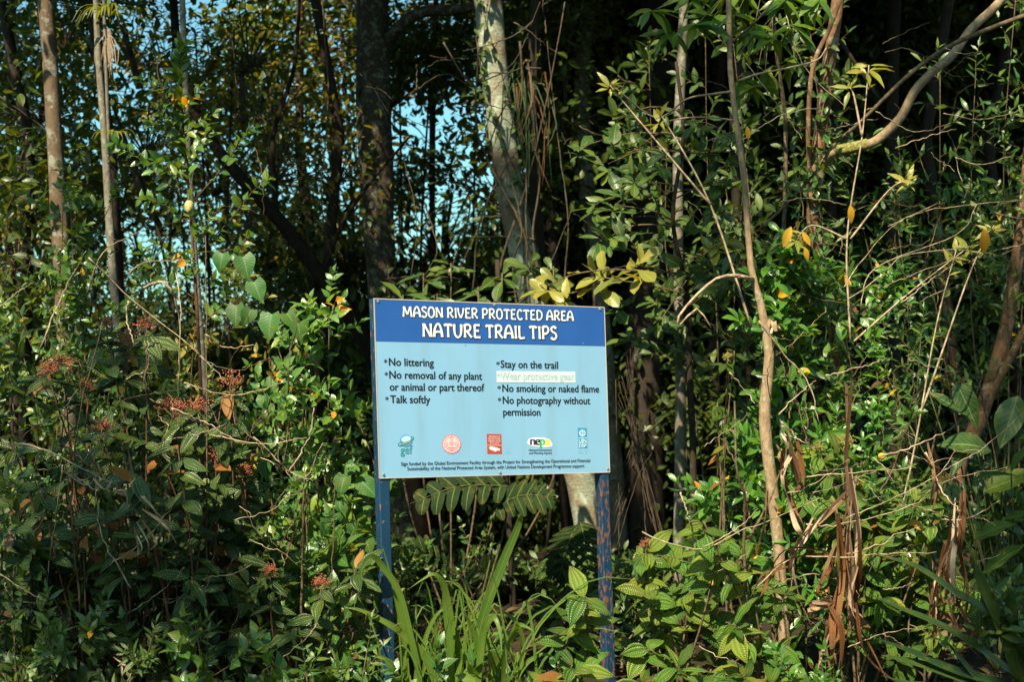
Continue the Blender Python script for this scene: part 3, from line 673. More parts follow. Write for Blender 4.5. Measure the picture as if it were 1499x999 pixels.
# ------------------------------------------------------------------ crowns: clumps of small leaves, shared between trees
def clump(seed, mat, nleaf=1500, rad=1.0, ln=.10, kind='ellip'):
    r = np.random.default_rng(seed); tw = 42
    ends = r.normal(0, 1, (tw, 3)); ends /= np.linalg.norm(ends, axis=1, keepdims=True); ends *= (rad * r.uniform(.55, 1.0, tw))[:, None]; ends[:, 2] *= .75
    k = r.integers(0, tw, nleaf); t = r.uniform(.35, 1.05, nleaf) ** .8
    L = ends[k] * t[:, None] + r.normal(0, rad * .10, (nleaf, 3))
    A = ends[k] / rad + r.normal(0, .7, (nleaf, 3)) + np.array([0, 0, -.35]); Nn = r.normal(0, .5, (nleaf, 3)) + np.array([0, -.1, .9])
    me = joined('crown', kind, 1, mat, L, A, Nn, ln * r.uniform(.6, 1.25, nleaf))
    tb = MB()
    for e_ in ends[:22]:
        m = Vector(e_) * .5 + Vector(r.normal(0, .08 * rad, 3)); tb.tube([Vector((0, 0, -.1)), m, Vector(e_)], [.014 * rad, .008 * rad, .003 * rad], 4, cap=False)
    return me, tb.mesh('branches', M['liana'])
CL = [clump(1, 'canopy', 1700, 1.0, .095), clump(2, 'canopy', 1300, 1.0, .11, 'ovate'), clump(3, 'canopy', 800, 1.0, .12, 'ellip'), clump(4, 'canopy_yellow', 900, 1.0, .085), clump(5, 'canopy', 2600, 1.0, .10)]
def airy_clump(seed, nleaf, mat, ln):
    r = np.random.default_rng(seed); d = r.normal(0, 1, (nleaf, 3)); d /= np.linalg.norm(d, axis=1, keepdims=True)
    L = d * (r.random(nleaf) ** .42)[:, None] * 1.25; L += .13 * np.sin(L[:, [1, 2, 0]] * 6 + seed)
    me = joined('crown', 'ellip', 1, mat, L, d + r.normal(0, .8, (nleaf, 3)) + np.array([0, 0, -.4]), r.normal(0, .55, (nleaf, 3)) + np.array([0, -.1, .8]), ln * r.uniform(.55, 1.3, nleaf))
    tb = MB()
    for i in range(26):
        e_ = Vector(L[i]); m = e_ * .5 + Vector(r.normal(0, .12, 3)); tb.tube([Vector((0, 0, -.3)), m, e_], [.012, .007, .003], 4, cap=False)
    return me, tb.mesh('branches', M['liana'])
CL += [airy_clump(6, 620, 'canopy', .125), airy_clump(7, 520, 'canopy', .145), airy_clump(8, 700, 'canopy_yellow', .095)]
def crown(parent, p, s, k):
    me, tw = CL[k]; q = Quaternion((0, 0, 1), random.random() * 6.28) @ Quaternion((1, 0, 0), random.gauss(0, .4))
    m4 = Matrix.LocRotScale(Vector(p) - rootloc(parent), q, Vector((s * random.uniform(.9, 1.2), s * random.uniform(.9, 1.2), s * random.uniform(.75, 1.05))))
    o = place('crown', me, parent, m4); o['kind'] = 'stuff'
    if s < 1.6: place('branch', tw, parent, m4)
    return o

def tree(label, pts, rads, mat, name='tree', crowns=(), n=14, group=None, wob=.05, seg=30, cat='tree'):
    """pts: (px, py, depth) along the trunk, bottom first"""
    W = [P(*p) for p in pts]
    b = W[0].copy()
    if b.z > .05:      # carry the trunk down to the ground
        d = (W[0] - W[1]); d = d / max(-d.z, .05); g = W[0] + Vector((d.x * .5, d.y * .5, -1)) * (W[0].z + .15); W = [g] + W; rads = [rads[0] * 1.12] + list(rads); b = g
    root = thing(name, label, cat, (b.x, b.y, ground_z(b.x, b.y)), group)
    c = curve_pts(W, seg); k = len(c) - 1; rr = [float(np.interp(i / k * (len(W) - 1), range(len(W)), rads)) for i in range(k + 1)]
    mb = MB(); mb.tube(c, rr, n, random.random(), wob); mb.build('trunk', M[mat], root)
    for (p, s, kk) in crowns: crown(root, p, s, kk)
    return root, c
def branch(root, pts, r0, r1, mat, n=8, seg=20, name='branch'):
    W = [P(*p) if not isinstance(p, Vector) else p for p in pts]; c = curve_pts(W, seg); k = len(c) - 1
    mb = MB(); mb.tube(c, [r0 + (r1 - r0) * i / k for i in range(k + 1)], n, random.random(), .07); mb.build(name, M[mat], root); return c
def px2m(p, d): return p / F_T * d

# ------------------------------------------------------------------ trees one can tell apart
def up(px, d, z, dx=0.0):
    """point above target column px at depth d, at height z"""
    q = P(px, 500, d); return Vector((q.x + dx, q.y, z))
T1, c1 = tree('straight brown trunk with pale mottling at the far left edge', [(116, 985, 9), (102, 640, 9), (92, 400, 9), (85, 290, 9), (76, 130, 9), (67, 0, 9), (58, -180, 9)],
    [.058, .056, .054, .052, .05, .05, .045], 'bark_left', crowns=[(up(40, 9, 5.6), 1.1, 0), (up(150, 9.6, 6.2), 1.2, 1), (up(-60, 8.6, 4.9), .9, 2)])
T2, c2 = tree('thin spotted trunk carrying spiky epiphytes, second trunk from the left', [(192, 990, 8.4), (176, 560, 8.4), (165, 400, 8.4), (153, 200, 8.4), (143, 60, 8.4), (138, -120, 8.4)],
    [.028, .026, .024, .022, .020, .018], 'bark_grey', crowns=[(up(130, 8.5, 5.3), .8, 2)], n=10)
branch(T2, [(160, 215, 8.4), (156, 120, 8.35), (152, 0, 8.35), (150, -100, 8.35)], .011, .008, 'bark_grey', name='stem')
T3, c3 = tree('slender pale trunk rising behind the tall leafy shrub', [(336, 985, 7.7), (328, 820, 7.7), (322, 700, 7.7), (302, 590, 7.7), (291, 450, 7.7), (282, 330, 7.7), (273, 170, 7.7), (267, 0, 7.7), (262, -140, 7.7)],
    [.020, .019, .019, .018, .018, .017, .016, .015, .013], 'bark_grey', crowns=[(up(262, 7.9, 4.9), .8, 0)], n=10)
T4, c4 = tree('thick dark trunk spotted with grey lichen, left of the pale trunk', [(596, 990, 11), (577, 600, 11), (560, 420, 11), (553, 300, 11), (546, 120, 11), (545, -60, 11), (540, -300, 11)],
    [.135, .13, .125, .125, .13, .13, .12], 'bark_lichen', crowns=[(up(540, 10.2, 6.6), 1.5, 4), (up(650, 10.3, 6.2), 1.3, 4)], n=18)
branch(T4, [(556, 70, 11), (610, 20, 10.8), (680, 12, 10.7), (760, -10, 10.6)], .05, .03, 'bark_lichen')
T5, c5 = tree('pale greenish leaning trunk rising behind the sign, lit on one side', [(912, 990, 10), (876, 850, 10), (850, 705, 10), (800, 520, 10), (757, 330, 10), (735, 200, 10), (716, 20, 10), (708, -120, 10), (695, -300, 10)],
    [.115, .108, .105, .102, .098, .098, .096, .092, .09], 'bark_pale', crowns=[(up(700, 9.8, 6.0), 1.4, 0), (up(820, 9.2, 6.0), 1.3, 1), (up(760, 11, 7.0), 1.6, 4)], n=18, wob=.03)
T6, c6 = tree('grey trunk ending in forked boughs above the sign', [(905, 760, 12), (880, 450, 12), (858, 250, 12), (852, 120, 12), (862, 0, 12), (872, -150, 12)], [.075, .07, .066, .064, .06, .055], 'bark_grey', crowns=[(up(870, 12, 6.8), 1.5, 4)], n=12)
branch(T6, [(853, 60, 12), (815, 75, 11.9), (770, 20, 11.8), (730, -30, 11.8)], .035, .02, 'bark_dark'); branch(T6, [(856, 90, 12), (900, 130, 11.8), (945, 180, 11.5), (960, 250, 11.3)], .028, .012, 'bark_grey')
T7, c7 = tree('broad dark trunk in deep shade right of the sign top', [(950, 985, 12), (945, 640, 12), (942, 480, 12), (946, 380, 12), (957, 200, 12), (962, -60, 12)], [.16, .155, .15, .15, .15, .14], 'bark_dark', crowns=[(up(960, 11, 6.4), 1.6, 4), (up(1080, 10, 5.8), 1.3, 0)], n=18)
T8, c8 = tree('slim grey straight trunk right of the sign, pale towards its foot', [(992, 985, 9.3), (994, 760, 9.3), (996, 600, 9.3), (993, 400, 9.3), (993, 200, 9.3), (1000, 40, 9.3), (1004, -120, 9.3)], [.036, .035, .034, .033, .033, .032, .03], 'bark_grey', crowns=[(up(1010, 9.3, 5.2), .9, 1)], n=12)
T9, c9 = tree('black leaning trunk slanting down to the top left corner of the sign', [(660, 985, 9.4), (590, 640, 9.3), (533, 498, 9.2), (470, 403, 9.2), (405, 318, 9.2), (348, 255, 9.2), (300, 190, 9.3), (262, 90, 9.4), (250, -80, 9.4)], [.054, .052, .050, .048, .046, .042, .034, .028, .025], 'bark_black', crowns=[], n=12)
branch(T9, [(470, 403, 9.2), (500, 330, 9.3), (540, 270, 9.4), (600, 200, 9.5)], .02, .008, 'bark_black'); branch(T9, [(405, 318, 9.2), (400, 200, 9.3), (430, 100, 9.4), (440, -20, 9.4)], .018, .010, 'bark_black')
T10, c10 = tree('pale thin trunk far back, seen left of the dark leaning trunk end', [(530, 700, 16), (512, 440, 16), (496, 360, 16), (490, 270, 16), (478, 120, 16)], [.06, .058, .056, .052, .045], 'bark_tan', crowns=[(up(470, 16, 5.4), 1.3, 3)], n=10)
T11, c11 = tree('slender pale sapling running full height right of the sign', [(1150, 990, 6.85), (1140, 800, 6.85), (1122, 650, 6.85), (1120, 590, 6.85), (1126, 520, 6.85), (1112, 440, 6.85), (1099, 390, 6.85), (1090, 270, 6.85), (1078, 180, 6.85), (1069, 100, 6.85), (1067, 0, 6.85), (1064, -110, 6.85)],
    [.030, .029, .029, .027, .023, .018, .016, .015, .0145, .014, .013, .012], 'bark_tan', n=10)
branch(T11, [(1071, 62, 6.85), (1095, 42, 6.8), (1115, 22, 6.75), (1136, -5, 6.75)], .007, .004, 'twig'); branch(T11, [(1070, 134, 6.85), (1040, 138, 6.75), (1005, 145, 6.7), (960, 172, 7.0), (900, 128, 6.9)], .006, .003, 'twig_pale')
branch(T11, [(1074, 176, 6.85), (1040, 172, 6.8), (1000, 173, 6.7), (960, 182, 7.1)], .004, .003, 'twig_pale'); branch(T11, [(1082, 118, 6.85), (1110, 108, 6.75), (1150, 100, 6.7), (1195, 88, 6.7), (1210, 70, 6.7)], .006, .003, 'twig_pale')
branch(T11, [(1103, 410, 6.85), (1080, 404, 6.7), (1050, 408, 7.0), (1020, 432, 6.9), (994, 463, 6.8), (996, 476, 6.8), (1020, 452, 6.8), (1041, 480, 6.8)], .011, .003, 'twig_pale')
T12, c12 = tree('brown many-stemmed tree at right with a mossy elbow branch', [(1262, 985, 7.9), (1240, 760, 7.9), (1228, 560, 7.9), (1212, 430, 7.9), (1190, 320, 7.9), (1198, 220, 7.9), (1212, 110, 7.9), (1226, 0, 7.9), (1236, -120, 7.9)],
    [.040, .036, .034, .032, .036, .036, .034, .034, .03], 'bark_orange', crowns=[(up(1240, 8.2, 5.2), 1.0, 1), (up(1400, 8.8, 5.6), 1.2, 0)], n=12)
branch(T12, [(1193, 285, 7.9), (1205, 240, 7.85), (1228, 221, 7.7), (1262, 213, 7.6), (1284, 205, 7.6), (1318, 172, 7.6), (1338, 134, 7.6), (1365, 105, 7.6), (1395, 80, 7.6), (1422, 42, 7.6), (1470, -5, 7.6), (1520, -80, 7.6)], .029, .022, 'bark_tan', n=10, seg=40, name='mossy_branch')
branch(T12, [(1226, 221, 7.685), (1250, 216, 7.62), (1270, 211, 7.58)], .0315, .030, 'moss', n=12, name='moss_patch')
branch(T12, [(1112, 335, 7.3), (1150, 300, 7.3), (1200, 245, 7.35), (1218, 215, 7.4), (1260, 178, 7.4), (1330, 110, 7.4), (1385, 70, 7.4), (1440, 45, 7.4), (1520, 15, 7.4)], .008, .013, 'twig', n=6, seg=36)
branch(T12, [(1188, 300, 7.9), (1183, 200, 7.85), (1190, 100, 7.8), (1215, 40, 7.8), (1240, -30, 7.8)], .015, .010, 'bark_orange', name='stem'); branch(T12, [(1200, 210, 7.9), (1212, 150, 7.9), (1222, 60, 8.0), (1250, 90, 8.0), (1290, 150, 8.0)], .018, .01, 'bark_dark')
T14, c14 = tree('orange brown trunk leaning out of the right edge of the frame', [(1380, 990, 8.2), (1400, 700, 8.2), (1432, 620, 8.2), (1468, 500, 8.2), (1486, 400, 8.2), (1500, 300, 8.2), (1514, 120, 8.2), (1525, -80, 8.2)], [.048, .044, .042, .040, .038, .036, .034, .032], 'bark_orange', crowns=[(up(1540, 8.4, 5.2), 1.1, 4)], n=12)
branch(T14, [(1446, 590, 8.2), (1465, 550, 8.15), (1499, 486, 8.1), (1530, 430, 8.1)], .026, .018, 'bark_orange')
T16, c16 = tree('thin brown pole-like trunk between the two sign posts', [(752, 985, 9.4), (750, 850, 9.4), (741, 700, 9.4), (736, 560, 9.4), (728, 380, 9.4)], [.022, .021, .02, .019, .016], 'bark_dark', n=8)
T17, c17 = tree('pale thin trunk standing upright behind the left shrubs', [(345, 990, 8.2), (332, 880, 8.2), (328, 800, 8.2)], [.02, .02, .018], 'bark_grey', n=8)
bpy.data.objects.remove([o for o in T17.children][0]); bpy.data.objects.remove(T17)
for i, (px, d, r, lab) in enumerate(((636, 13, .03, 'dark thin trunk right behind the thick lichen trunk'), (1046, 12, .05, 'black trunk in the shade right of the slim grey trunk'),
        (1310, 11, .055, 'dark shaded trunk behind the curved branch at right'), (20, 12, .035, 'dark trunk in the leaves at the far left edge'))):
    sl_ = random.uniform(-30, 30)
    tree(lab, [(px + 8, 850, d), (px, 500, d), (px - 6 + sl_ * .5, 200, d), (px + sl_, -100, d)], [r * 1.1, r, r * .95, r * .85], 'bark_dark', crowns=[(up(px, d, 6.2), 1.3, 4)], n=10)

# ------------------------------------------------------------------ the wood behind
def back_tree(px, d, spots, label, r=.07, mat='bark_dark', group='trees deep in the wood'):
    b = up(px, d, 0); root = thing('forest_tree', label, 'tree', (b.x, b.y, 0), group)
    top = max([s[1] for s in spots]) + (0 if group == 'airy trees behind' else .2); c = curve_pts([b, b + Vector((random.uniform(-.2, .2), 0, top * .5)), b + Vector((random.uniform(-.5, .5), 0, top))], 10)
    mb = MB(); mb.tube(c, [r * (1 - .05 * i) for i in range(len(c))], 8, random.random(), .05); mb.build('trunk', M[mat], root)
    for (dx, z, s_, k) in spots:
        crown(root, b + Vector((dx, random.uniform(-.6, .6), z)), s_, k)
        if random.random() < .5:
            a = b + Vector((0, 0, z - .5)); mb = MB(); mb.tube([a, a.lerp(b + Vector((dx, 0, z)), .6) + Vector((0, 0, .1)), b + Vector((dx, 0, z))], [.03, .02, .01], 5, cap=False); mb.build('bough', M['liana'], root)
# airy ones on the left where the sky shows
airy = 'airy tree in the wood behind, sky showing through its small leaves'
for px in range(-60, 850, 62):
    d = random.uniform(12.5, 17); sp = []
    for z in np.arange(2.6, 2.0 + .25 * d + 2.2, .85):
        if random.random() < .38: sp.append((random.uniform(-.9, .9), float(z) + random.uniform(-.3, .3), random.uniform(.75, 1.2), random.choice([5, 6, 0, 1, 7])))
    back_tree(px + random.uniform(-15, 15), d, sp or [(0, 4.2, .9, 5)], airy, r=random.uniform(.012, .028), group='airy trees behind')
for i, (px, d, zs) in enumerate(((30, 10.5, (2.6, 3.6)), (120, 11.5, (3.0,)), (215, 10.2, (3.4, 4.2)), (300, 11.8, (4.3,)), (365, 10.6, (4.0, 3.2)), (455, 11.5, (3.3,)), (620, 12.2, (4.6,)), (790, 12, (3.0, 4.4)), (840, 11.3, (3.6, 4.3)), (560, 12.6, (2.6,)), (590, 13.5, (2.2,)), (5, 12.5, (4.4, 3.4)), (75, 13, (4.6, 3.6)), (165, 12.4, (4.5,)), (245, 13, (4.6, 3.4)), (600, 13.4, (3.4,)), (585, 12.4, (4.2,)), (230, 12.2, (2.7,)), (330, 13, (3.4,)), (-20, 9.6, (3.4, 2.5)), (900, 12.6, (2.8, 4.2)))):
    back_tree(px, d, [(random.uniform(-.3, .3), z, random.uniform(.55, .75), random.choice([5, 6, 7, 1, 2])) for z in zs], 'slender sapling with a loose airy crown behind the front trunks', r=.016, group='loose crowned saplings behind the front trunks')
sunny = 'yellowish bushy tree low in the airy wood behind the front trunks'
for px, d, z in ((330, 15, 1.6), (400, 16.5, 2.1), (440, 14.5, 1.4), (470, 17, 2.5), (520, 16, 1.7), (250, 16, 1.6), (180, 15, 1.7), (60, 16, 1.5), (120, 17, 2.2), (640, 17, 2.0), (700, 15, 1.6)):
    back_tree(px, d, [(random.uniform(-.3, .3), z, .9, 3), (random.uniform(-.5, .5), z + .7, .8, random.choice([3, 1])), (random.uniform(-.5, .5), z - .8, .9, 1)], sunny, r=.04, group='yellowish trees behind the front trunks')
dense = 'dense dark leafy tree deep in the wood'
for px in range(-120, 1700, 52):
    left = px < 790
    for d in (13.5, 18.5):
        d2 = d + random.uniform(-1, 1); top = (1.5 if d < 16 else 2.0) if left else 2.0 + .25 * d2 + 2
        sp = []
        for z in np.arange(.4, top, .95):
            for q in range(1 if 560 < px < 900 and z > 2.5 else 2):
                if z > 2.5 and 560 < px < 900 and random.random() < .45: continue
                sp.append((random.uniform(-.7, .7), float(z), random.uniform(.9, 1.2), random.choice([0, 4, 4, 1])))
        back_tree(px + random.uniform(-12, 12), d2, sp, dense, r=random.uniform(.03, .055))
# added high canopy: crowns placed above the view to shade the wood
hi = 'added tall tree, its high crown placed above the view to shade the wood'
for x, y, z, s_ in [(-3.6, 8.7, 6.7, 1.1), (-5.0, 9.0, 6.4, 1.2), (-1.7, 9.4, 6.9, 1.0), (-2.7, 8.4, 6.3, 1.0), (.4, 9.0, 6.4, 1.2), (1.7, 8.3, 6.2, 1.3), (3.3, 8.6, 6.3, 1.4), (-5.5, 11.5, 7.4, 1.4), (-1.6, 12, 7.6, 1.3), (.4, 10.2, 7, 1.7), (2.2, 9.6, 6.6, 1.7), (4.0, 9.4, 6.4, 1.7), (5.8, 9.4, 6.3, 1.7), (1.2, 12.5, 8.2, 1.9), (3.4, 12.5, 8.0, 1.9), (5.6, 12, 8.0, 1.9), (7.6, 11, 7, 1.9), (3.2, 15, 9.4, 2.0), (6, 15, 9.6, 2.0), (8.5, 14, 9, 2.0), (0, 15, 9.5, 1.8), (-3, 14.5, 9.2, 1.6)]:
    b = up(750, 8, 0); root = thing('shade_canopy_tree', hi, 'tree', (x, y + 1.6, 0), 'tall trees added to shade the wood')
    mb = MB(); mb.tube([Vector((x, y + 1.6, 0)), Vector((x + random.uniform(-.5, .5), y + 1.5, z * .5)), Vector((x, y, z + .3))], [.045, .04, .03], 9); mb.build('trunk', M['bark_dark'], root)
    for k in range(3): crown(root, Vector((x + random.uniform(-.8, .8), y + random.uniform(-.8, .8), z + random.uniform(-.3, .7))), s_, random.choice([0, 4, 4]))
# unseen trees added for shade: leaf clumps set along sun rays from chosen targets
def dapple(label, base, targets, mat='bark_left'):
    root = thing('unseen_shade_tree', label, 'tree', base); b = Vector(base); top = b + Vector((.3, .5, 5.0))
    mb = MB(); mb.tube([b, b.lerp(top, .5) + Vector((.1, 0, 0)), top], [.12, .10, .06], 12); mb.build('trunk', M[mat], root)
    for t in targets:
        e_ = O_W - Vector(t); k_ = e_.dot(N_W) / SUN_TO.dot(N_W); h_ = Vector(t) + SUN_TO * k_ - O_W
        if -.5 < h_.dot(A_W) < Wp + .5 and -.45 < h_.dot(B_W) < Hp + .5: continue      # the sign stands in full sun
        q = Vector(t) + SUN_TO * random.uniform(6.3, 8.6); crown(root, q, random.uniform(.26, .46), random.choice([0, 1, 2]))
        if random.random() < .35:
            mb = MB(); mb.tube([top - Vector((0, 0, random.uniform(0, 1.5))), top.lerp(q, .5) + Vector((0, 0, .3)), q], [.035, .02, .008], 6, cap=False); mb.build('bough', M[mat], root)
random.seed(23); tl = [(random.uniform(-2.9, -.75), 6.4, random.uniform(-.1, 1.15)) for _ in range(9)] + [(random.uniform(-3.0, -1.5), 6.9, random.uniform(1.1, 2.4)) for _ in range(5)] + [(random.uniform(-.1, .25), 10, random.uniform(1.9, 3.0)) for _ in range(4)] + [(random.uniform(-2.6, -.8), 7.6, random.uniform(2.3, 3.6)) for _ in range(7)]
tl += [tuple(P(345 + 185 * k_ / 9, 250 + 240 * k_ / 9, 9.2)) for k_ in range(10)]  # clump targets along the black leaning trunk, to keep sun off it
tl = [t_ for t_ in tl if (Vector(t_) - P(190, 745, 5.9)).length > .55]
tr_ = [(random.uniform(.85, 2.8), 7.4, random.uniform(1.9, 3.6)) for _ in range(11)] + [(random.uniform(2.1, 2.9), 6.8, random.uniform(.5, 1.9)) for _ in range(11)] + [(random.uniform(.7, 1.1), 7.6, random.uniform(.9, 1.8)) for _ in range(5)] + [(random.uniform(1.9, 2.6), 6.2, random.uniform(0, .6)) for _ in range(2)]
dapple('unseen tree added at the left, its leaf clumps placed to dapple the bank', (-5.6, -.4, 0), tl)
dapple('unseen tree added at the right, its leaf clumps placed to dapple the thicket', (3.6, -1.2, 0), tr_)
for i in range(13):       # unseen trees added behind the camera to cut the sky light from there
    x = -13 + i * 2.2; y = -6.5 - abs(x) * .12 + random.uniform(-.6, .6)
    if abs(x) > 9: y += 5
    root = thing('unseen_shade_tree', 'unseen leafy tree added behind the photographer to hold back sky light', 'tree', (x, y, 0), 'unseen trees added to block sky light')
    mb = MB(); mb.tube([Vector((x, y, 0)), Vector((x + .2, y, 2.4)), Vector((x, y, 4.6))], [.14, .11, .07], 10); mb.build('trunk', M['bark_left'], root)
    for z in (.8, 2.0, 3.2, 4.4, 5.4): crown(root, Vector((x + random.uniform(-.5, .5), y + random.uniform(-.4, .4), z)), 1.45, random.choice([0, 4]))

# ------------------------------------------------------------------ thickets on the bank
def thicket(name, label, px, d, top, width, kind, mat, ln, nst=6, nsp=34, per=7, arr='opp', twig='twig', q=2, limit=260, lo=.18, spread=1.0, droop=0.0, odd=None, group=None, cat='shrub', bot=1060, up_=.2, twl=(.16, .34), lean=.0):
    b = P(px, 900, d); b.z = ground_z(b.x, b.y)
    pl = Plant(name, label, cat, b, kind, mat, q, limit, twig, group)
    tp = P(px, top, d).z; sts = []; ln = ln * 1.28; nst = max(3, int(nst * .7)); nsp = int(nsp * 1.9)
    for i in range(nst):
        f = (i + .5) / nst * 2 - 1; h = tp * random.uniform(.72, 1.0) if i != nst // 2 else tp
        e_ = b + Vector((f * width * .5 + random.gauss(0, .05) + lean, random.uniform(-.22, .22), h)); m_ = b.lerp(e_, .5) + Vector((random.gauss(0, .05) + f * .05, random.uniform(-.08, .08), 0))
        c = pl.stem([b + Vector((f * .12, random.uniform(-.06, .06), 0)), b.lerp(m_, .5) + Vector((random.gauss(0, .06), 0, 0)), m_, m_.lerp(e_, .5) + Vector((random.gauss(0, .07), 0, 0)), e_], random.uniform(.005, .009), .002, n=5, seg=16); sts.append(c)
    for k in range(nsp):
        c = random.choice(sts); t = lo + (1 - lo) * (random.random() ** .8); p, tg = along(c, t)
        a = random.random() * 2 * PI; dd = Vector((math.cos(a), math.sin(a) * .9 - .25, random.uniform(.1, .7))); 
        pl.spray(p, dd, random.uniform(*twl) * (1.15 - .5 * t), ln, per, arr, .0022, up_, spread, droop=droop, odd=odd)
    for c in sts:
        pl.spray(c[-1], (c[-1] - c[-2]) + Vector((0, 0, .02)), .16, ln * .85, per, arr, .002, .3, spread, droop=droop)
    pl.done(); return pl

Plant.on_curve = lambda s, c, n, ln, arr='alt', t0=.1, t1=1.0, droop=0.0, spread=1.0, facing=.8, mat=None, odd=None: _on_curve(s, c, n, ln, arr, t0, t1, droop, spread, facing, mat, odd)
def _on_curve(s, c, n, ln, arr, t0, t1, droop, spread, facing, mat, odd):
    phi = random.random() * 6
    for i in range(n):
        p, tg = along(c, t0 + (t1 - t0) * (i + .5) / n); o1 = tg.orthogonal().normalized(); phi += {'alt': 2.4, 'opp': PI / 2}[arr] + random.gauss(0, .25)
        for sg in ((1, -1) if arr == 'opp' else (1,)):
            o = (Quaternion(tg, phi) @ o1) * sg; d = (o * spread + tg * .5 + Vector((0, 0, .15 - droop))).normalized()
            nn = (LIGHTWARD * facing + Vector((random.gauss(0, .4), random.gauss(0, .4), random.gauss(0, .4)))).normalized()
            mt = mat
            if odd and random.random() < odd[0]: mt = odd[1]
            s.leaf(p, d, nn, ln * random.uniform(.65, 1.15), mat=mt)
def PP(l, d): return [P(x, y, d + (z[0] if z else 0)) for x, y, *z in l]
CAMD = Vector((0, -1, .15))
def whorl(pl, p, ln, n=7, droop=.2, tilt=None, kind=None, mat=None):
    """a rosette of leaves at a twig end"""
    ax = (tilt or Vector((random.gauss(0, .3), -.5, .8))).normalized(); o1 = ax.orthogonal().normalized(); ph = random.random() * 6
    for i in range(n):
        o = Quaternion(ax, ph + i * 2.4) @ o1; d = (o + ax * random.uniform(.1, .6) - Vector((0, 0, droop))).normalized()
        nn = (ax + LIGHTWARD * .7 + Vector((random.gauss(0, .4), random.gauss(0, .4), random.gauss(0, .4)))).normalized(); d = (d + Vector((random.gauss(0, .25), random.gauss(0, .25), random.gauss(0, .25)))).normalized()
        pl.leaf(p + d * .006 - ax * random.uniform(0, ln * .5), d, nn, ln * random.uniform(.45, 1.2), kind, mat)

# A tall leafy shrub upper left
b = P(292, 985, 7.0); b.z = 0
A = Plant('tall_shrub', 'tallest leafy shrub at upper left, tapering to a thin upright tip', 'shrub', b, 'ovate', 'shrub', 2, 300, 'twig_red')
ca = A.stem([b] + PP([(294, 850), (296, 640), (290, 480), (281, 340), (274, 250), (266, 160), (262, 100), (268, 62)], 7.0), .011, .0025, seg=64)
A.on_curve(ca, 34, .078, 'opp', .60, 1.0, odd=(.05, 'pale_shrub'))
for pts, n in (([(279, 300), (330, 240), (352, 205), (374, 182)], 11), ([(279, 300), (225, 250), (190, 222), (165, 208)], 12), ([(285, 370), (330, 330), (370, 280), (398, 262)], 11), ([(283, 330), (240, 300), (205, 290)], 9), ([(274, 240), (300, 210), (305, 180)], 6),
               ([(290, 420), (330, 400), (365, 340)], 9), ([(290, 440), (230, 400), (205, 360)], 9), ([(278, 270), (255, 240), (228, 236)], 6), ([(292, 480), (330, 440), (340, 400)], 8)):
    c = A.stem(PP(pts, 7.0), .004, .0018, n=4, seg=10, name='branch'); A.on_curve(c, n, .074, 'opp', .15, 1.0, odd=(.10, 'pale_shrub'))
for k in range(16):
    p, tg = along(ca, random.uniform(.42, .8)); A.spray(p, Vector((random.uniform(-1, 1), -.4, .3)), .2, .07, 5, 'opp', odd=(.12, 'yellow'))
A.done()

# heart leaved climber
b = P(425, 900, 6.7); b.z = 0
Hv = Plant('heart_leaf_vine', 'climbing vine with broad heart shaped leaves left of the sign', 'vine', b, 'heart', 'heart', 3, 120, 'twig_green')
ch = Hv.stem([b] + PP([(430, 800), (445, 640), (430, 520), (395, 470), (360, 400), (318, 388)], 6.65), .004, .0025, seg=50, n=5)
c2_ = Hv.stem(PP([(520, 900), (525, 800), (512, 740), (480, 700), (430, 690)], 6.6), .003, .002, seg=24, n=5)
for (x, y, sz) in ((326, 384, 32), (356, 392, 40), (372, 428, 38), (346, 462, 36), (368, 466, 30), (398, 478, 44), (420, 474, 38), (436, 488, 36), (412, 498, 30), (400, 570, 30), (385, 590, 26), (505, 712, 34), (530, 722, 40), (497, 748, 34), (516, 780, 30), (480, 775, 28), (535, 800, 30), (518, 690, 26), (452, 640, 26), (432, 705, 28), (388, 690, 30), (505, 830, 26), (472, 815, 26)):
    n = (Vector((random.gauss(-.15, .3), -1, random.uniform(.1, .7)))).normalized(); d = Vector((random.gauss(0, .35), -.25, -.9)).normalized()
    Hv.leaf(P(x, y - sz * .4, 6.6 + random.uniform(-.08, .08)), d, n, px2m(sz, 6.6) * .9)
Hv.done()

def buds(pl, p, size, mat='flower_red', n=60, name='flower_cluster', upv=Vector((0, 0, 1))):
    mb = MB(); bm_ = MB()
    for k in range(n):
        d = Vector((random.gauss(0, 1), random.gauss(0, .8), random.gauss(.5, .8))).normalized(); e_ = p + d * size * random.uniform(.45, 1.0)
        if k % 2 == 0: mb.tube([p, p.lerp(e_, .5) + Vector((0, 0, size * .1)), e_], [.0014, .001, .0007], 3, cap=False)
        r = size * .045 + random.uniform(0, .0014)
        for q in (e_, e_ + Vector((random.gauss(0, r), random.gauss(0, r), random.gauss(0, r))) * 2.2, p.lerp(e_, .7)):
            vs = [q + Vector(v) * r for v in ((1, 0, 0), (-1, 0, 0), (0, 1, 0), (0, -1, 0), (0, 0, 1), (0, 0, -1))]
            mb.add(vs, [(0, 2, 4), (2, 1, 4), (1, 3, 4), (3, 0, 4), (2, 0, 5), (1, 2, 5), (3, 1, 5), (0, 3, 5)])
    mb.build(name, M[mat], pl.root)['kind'] = 'stuff'

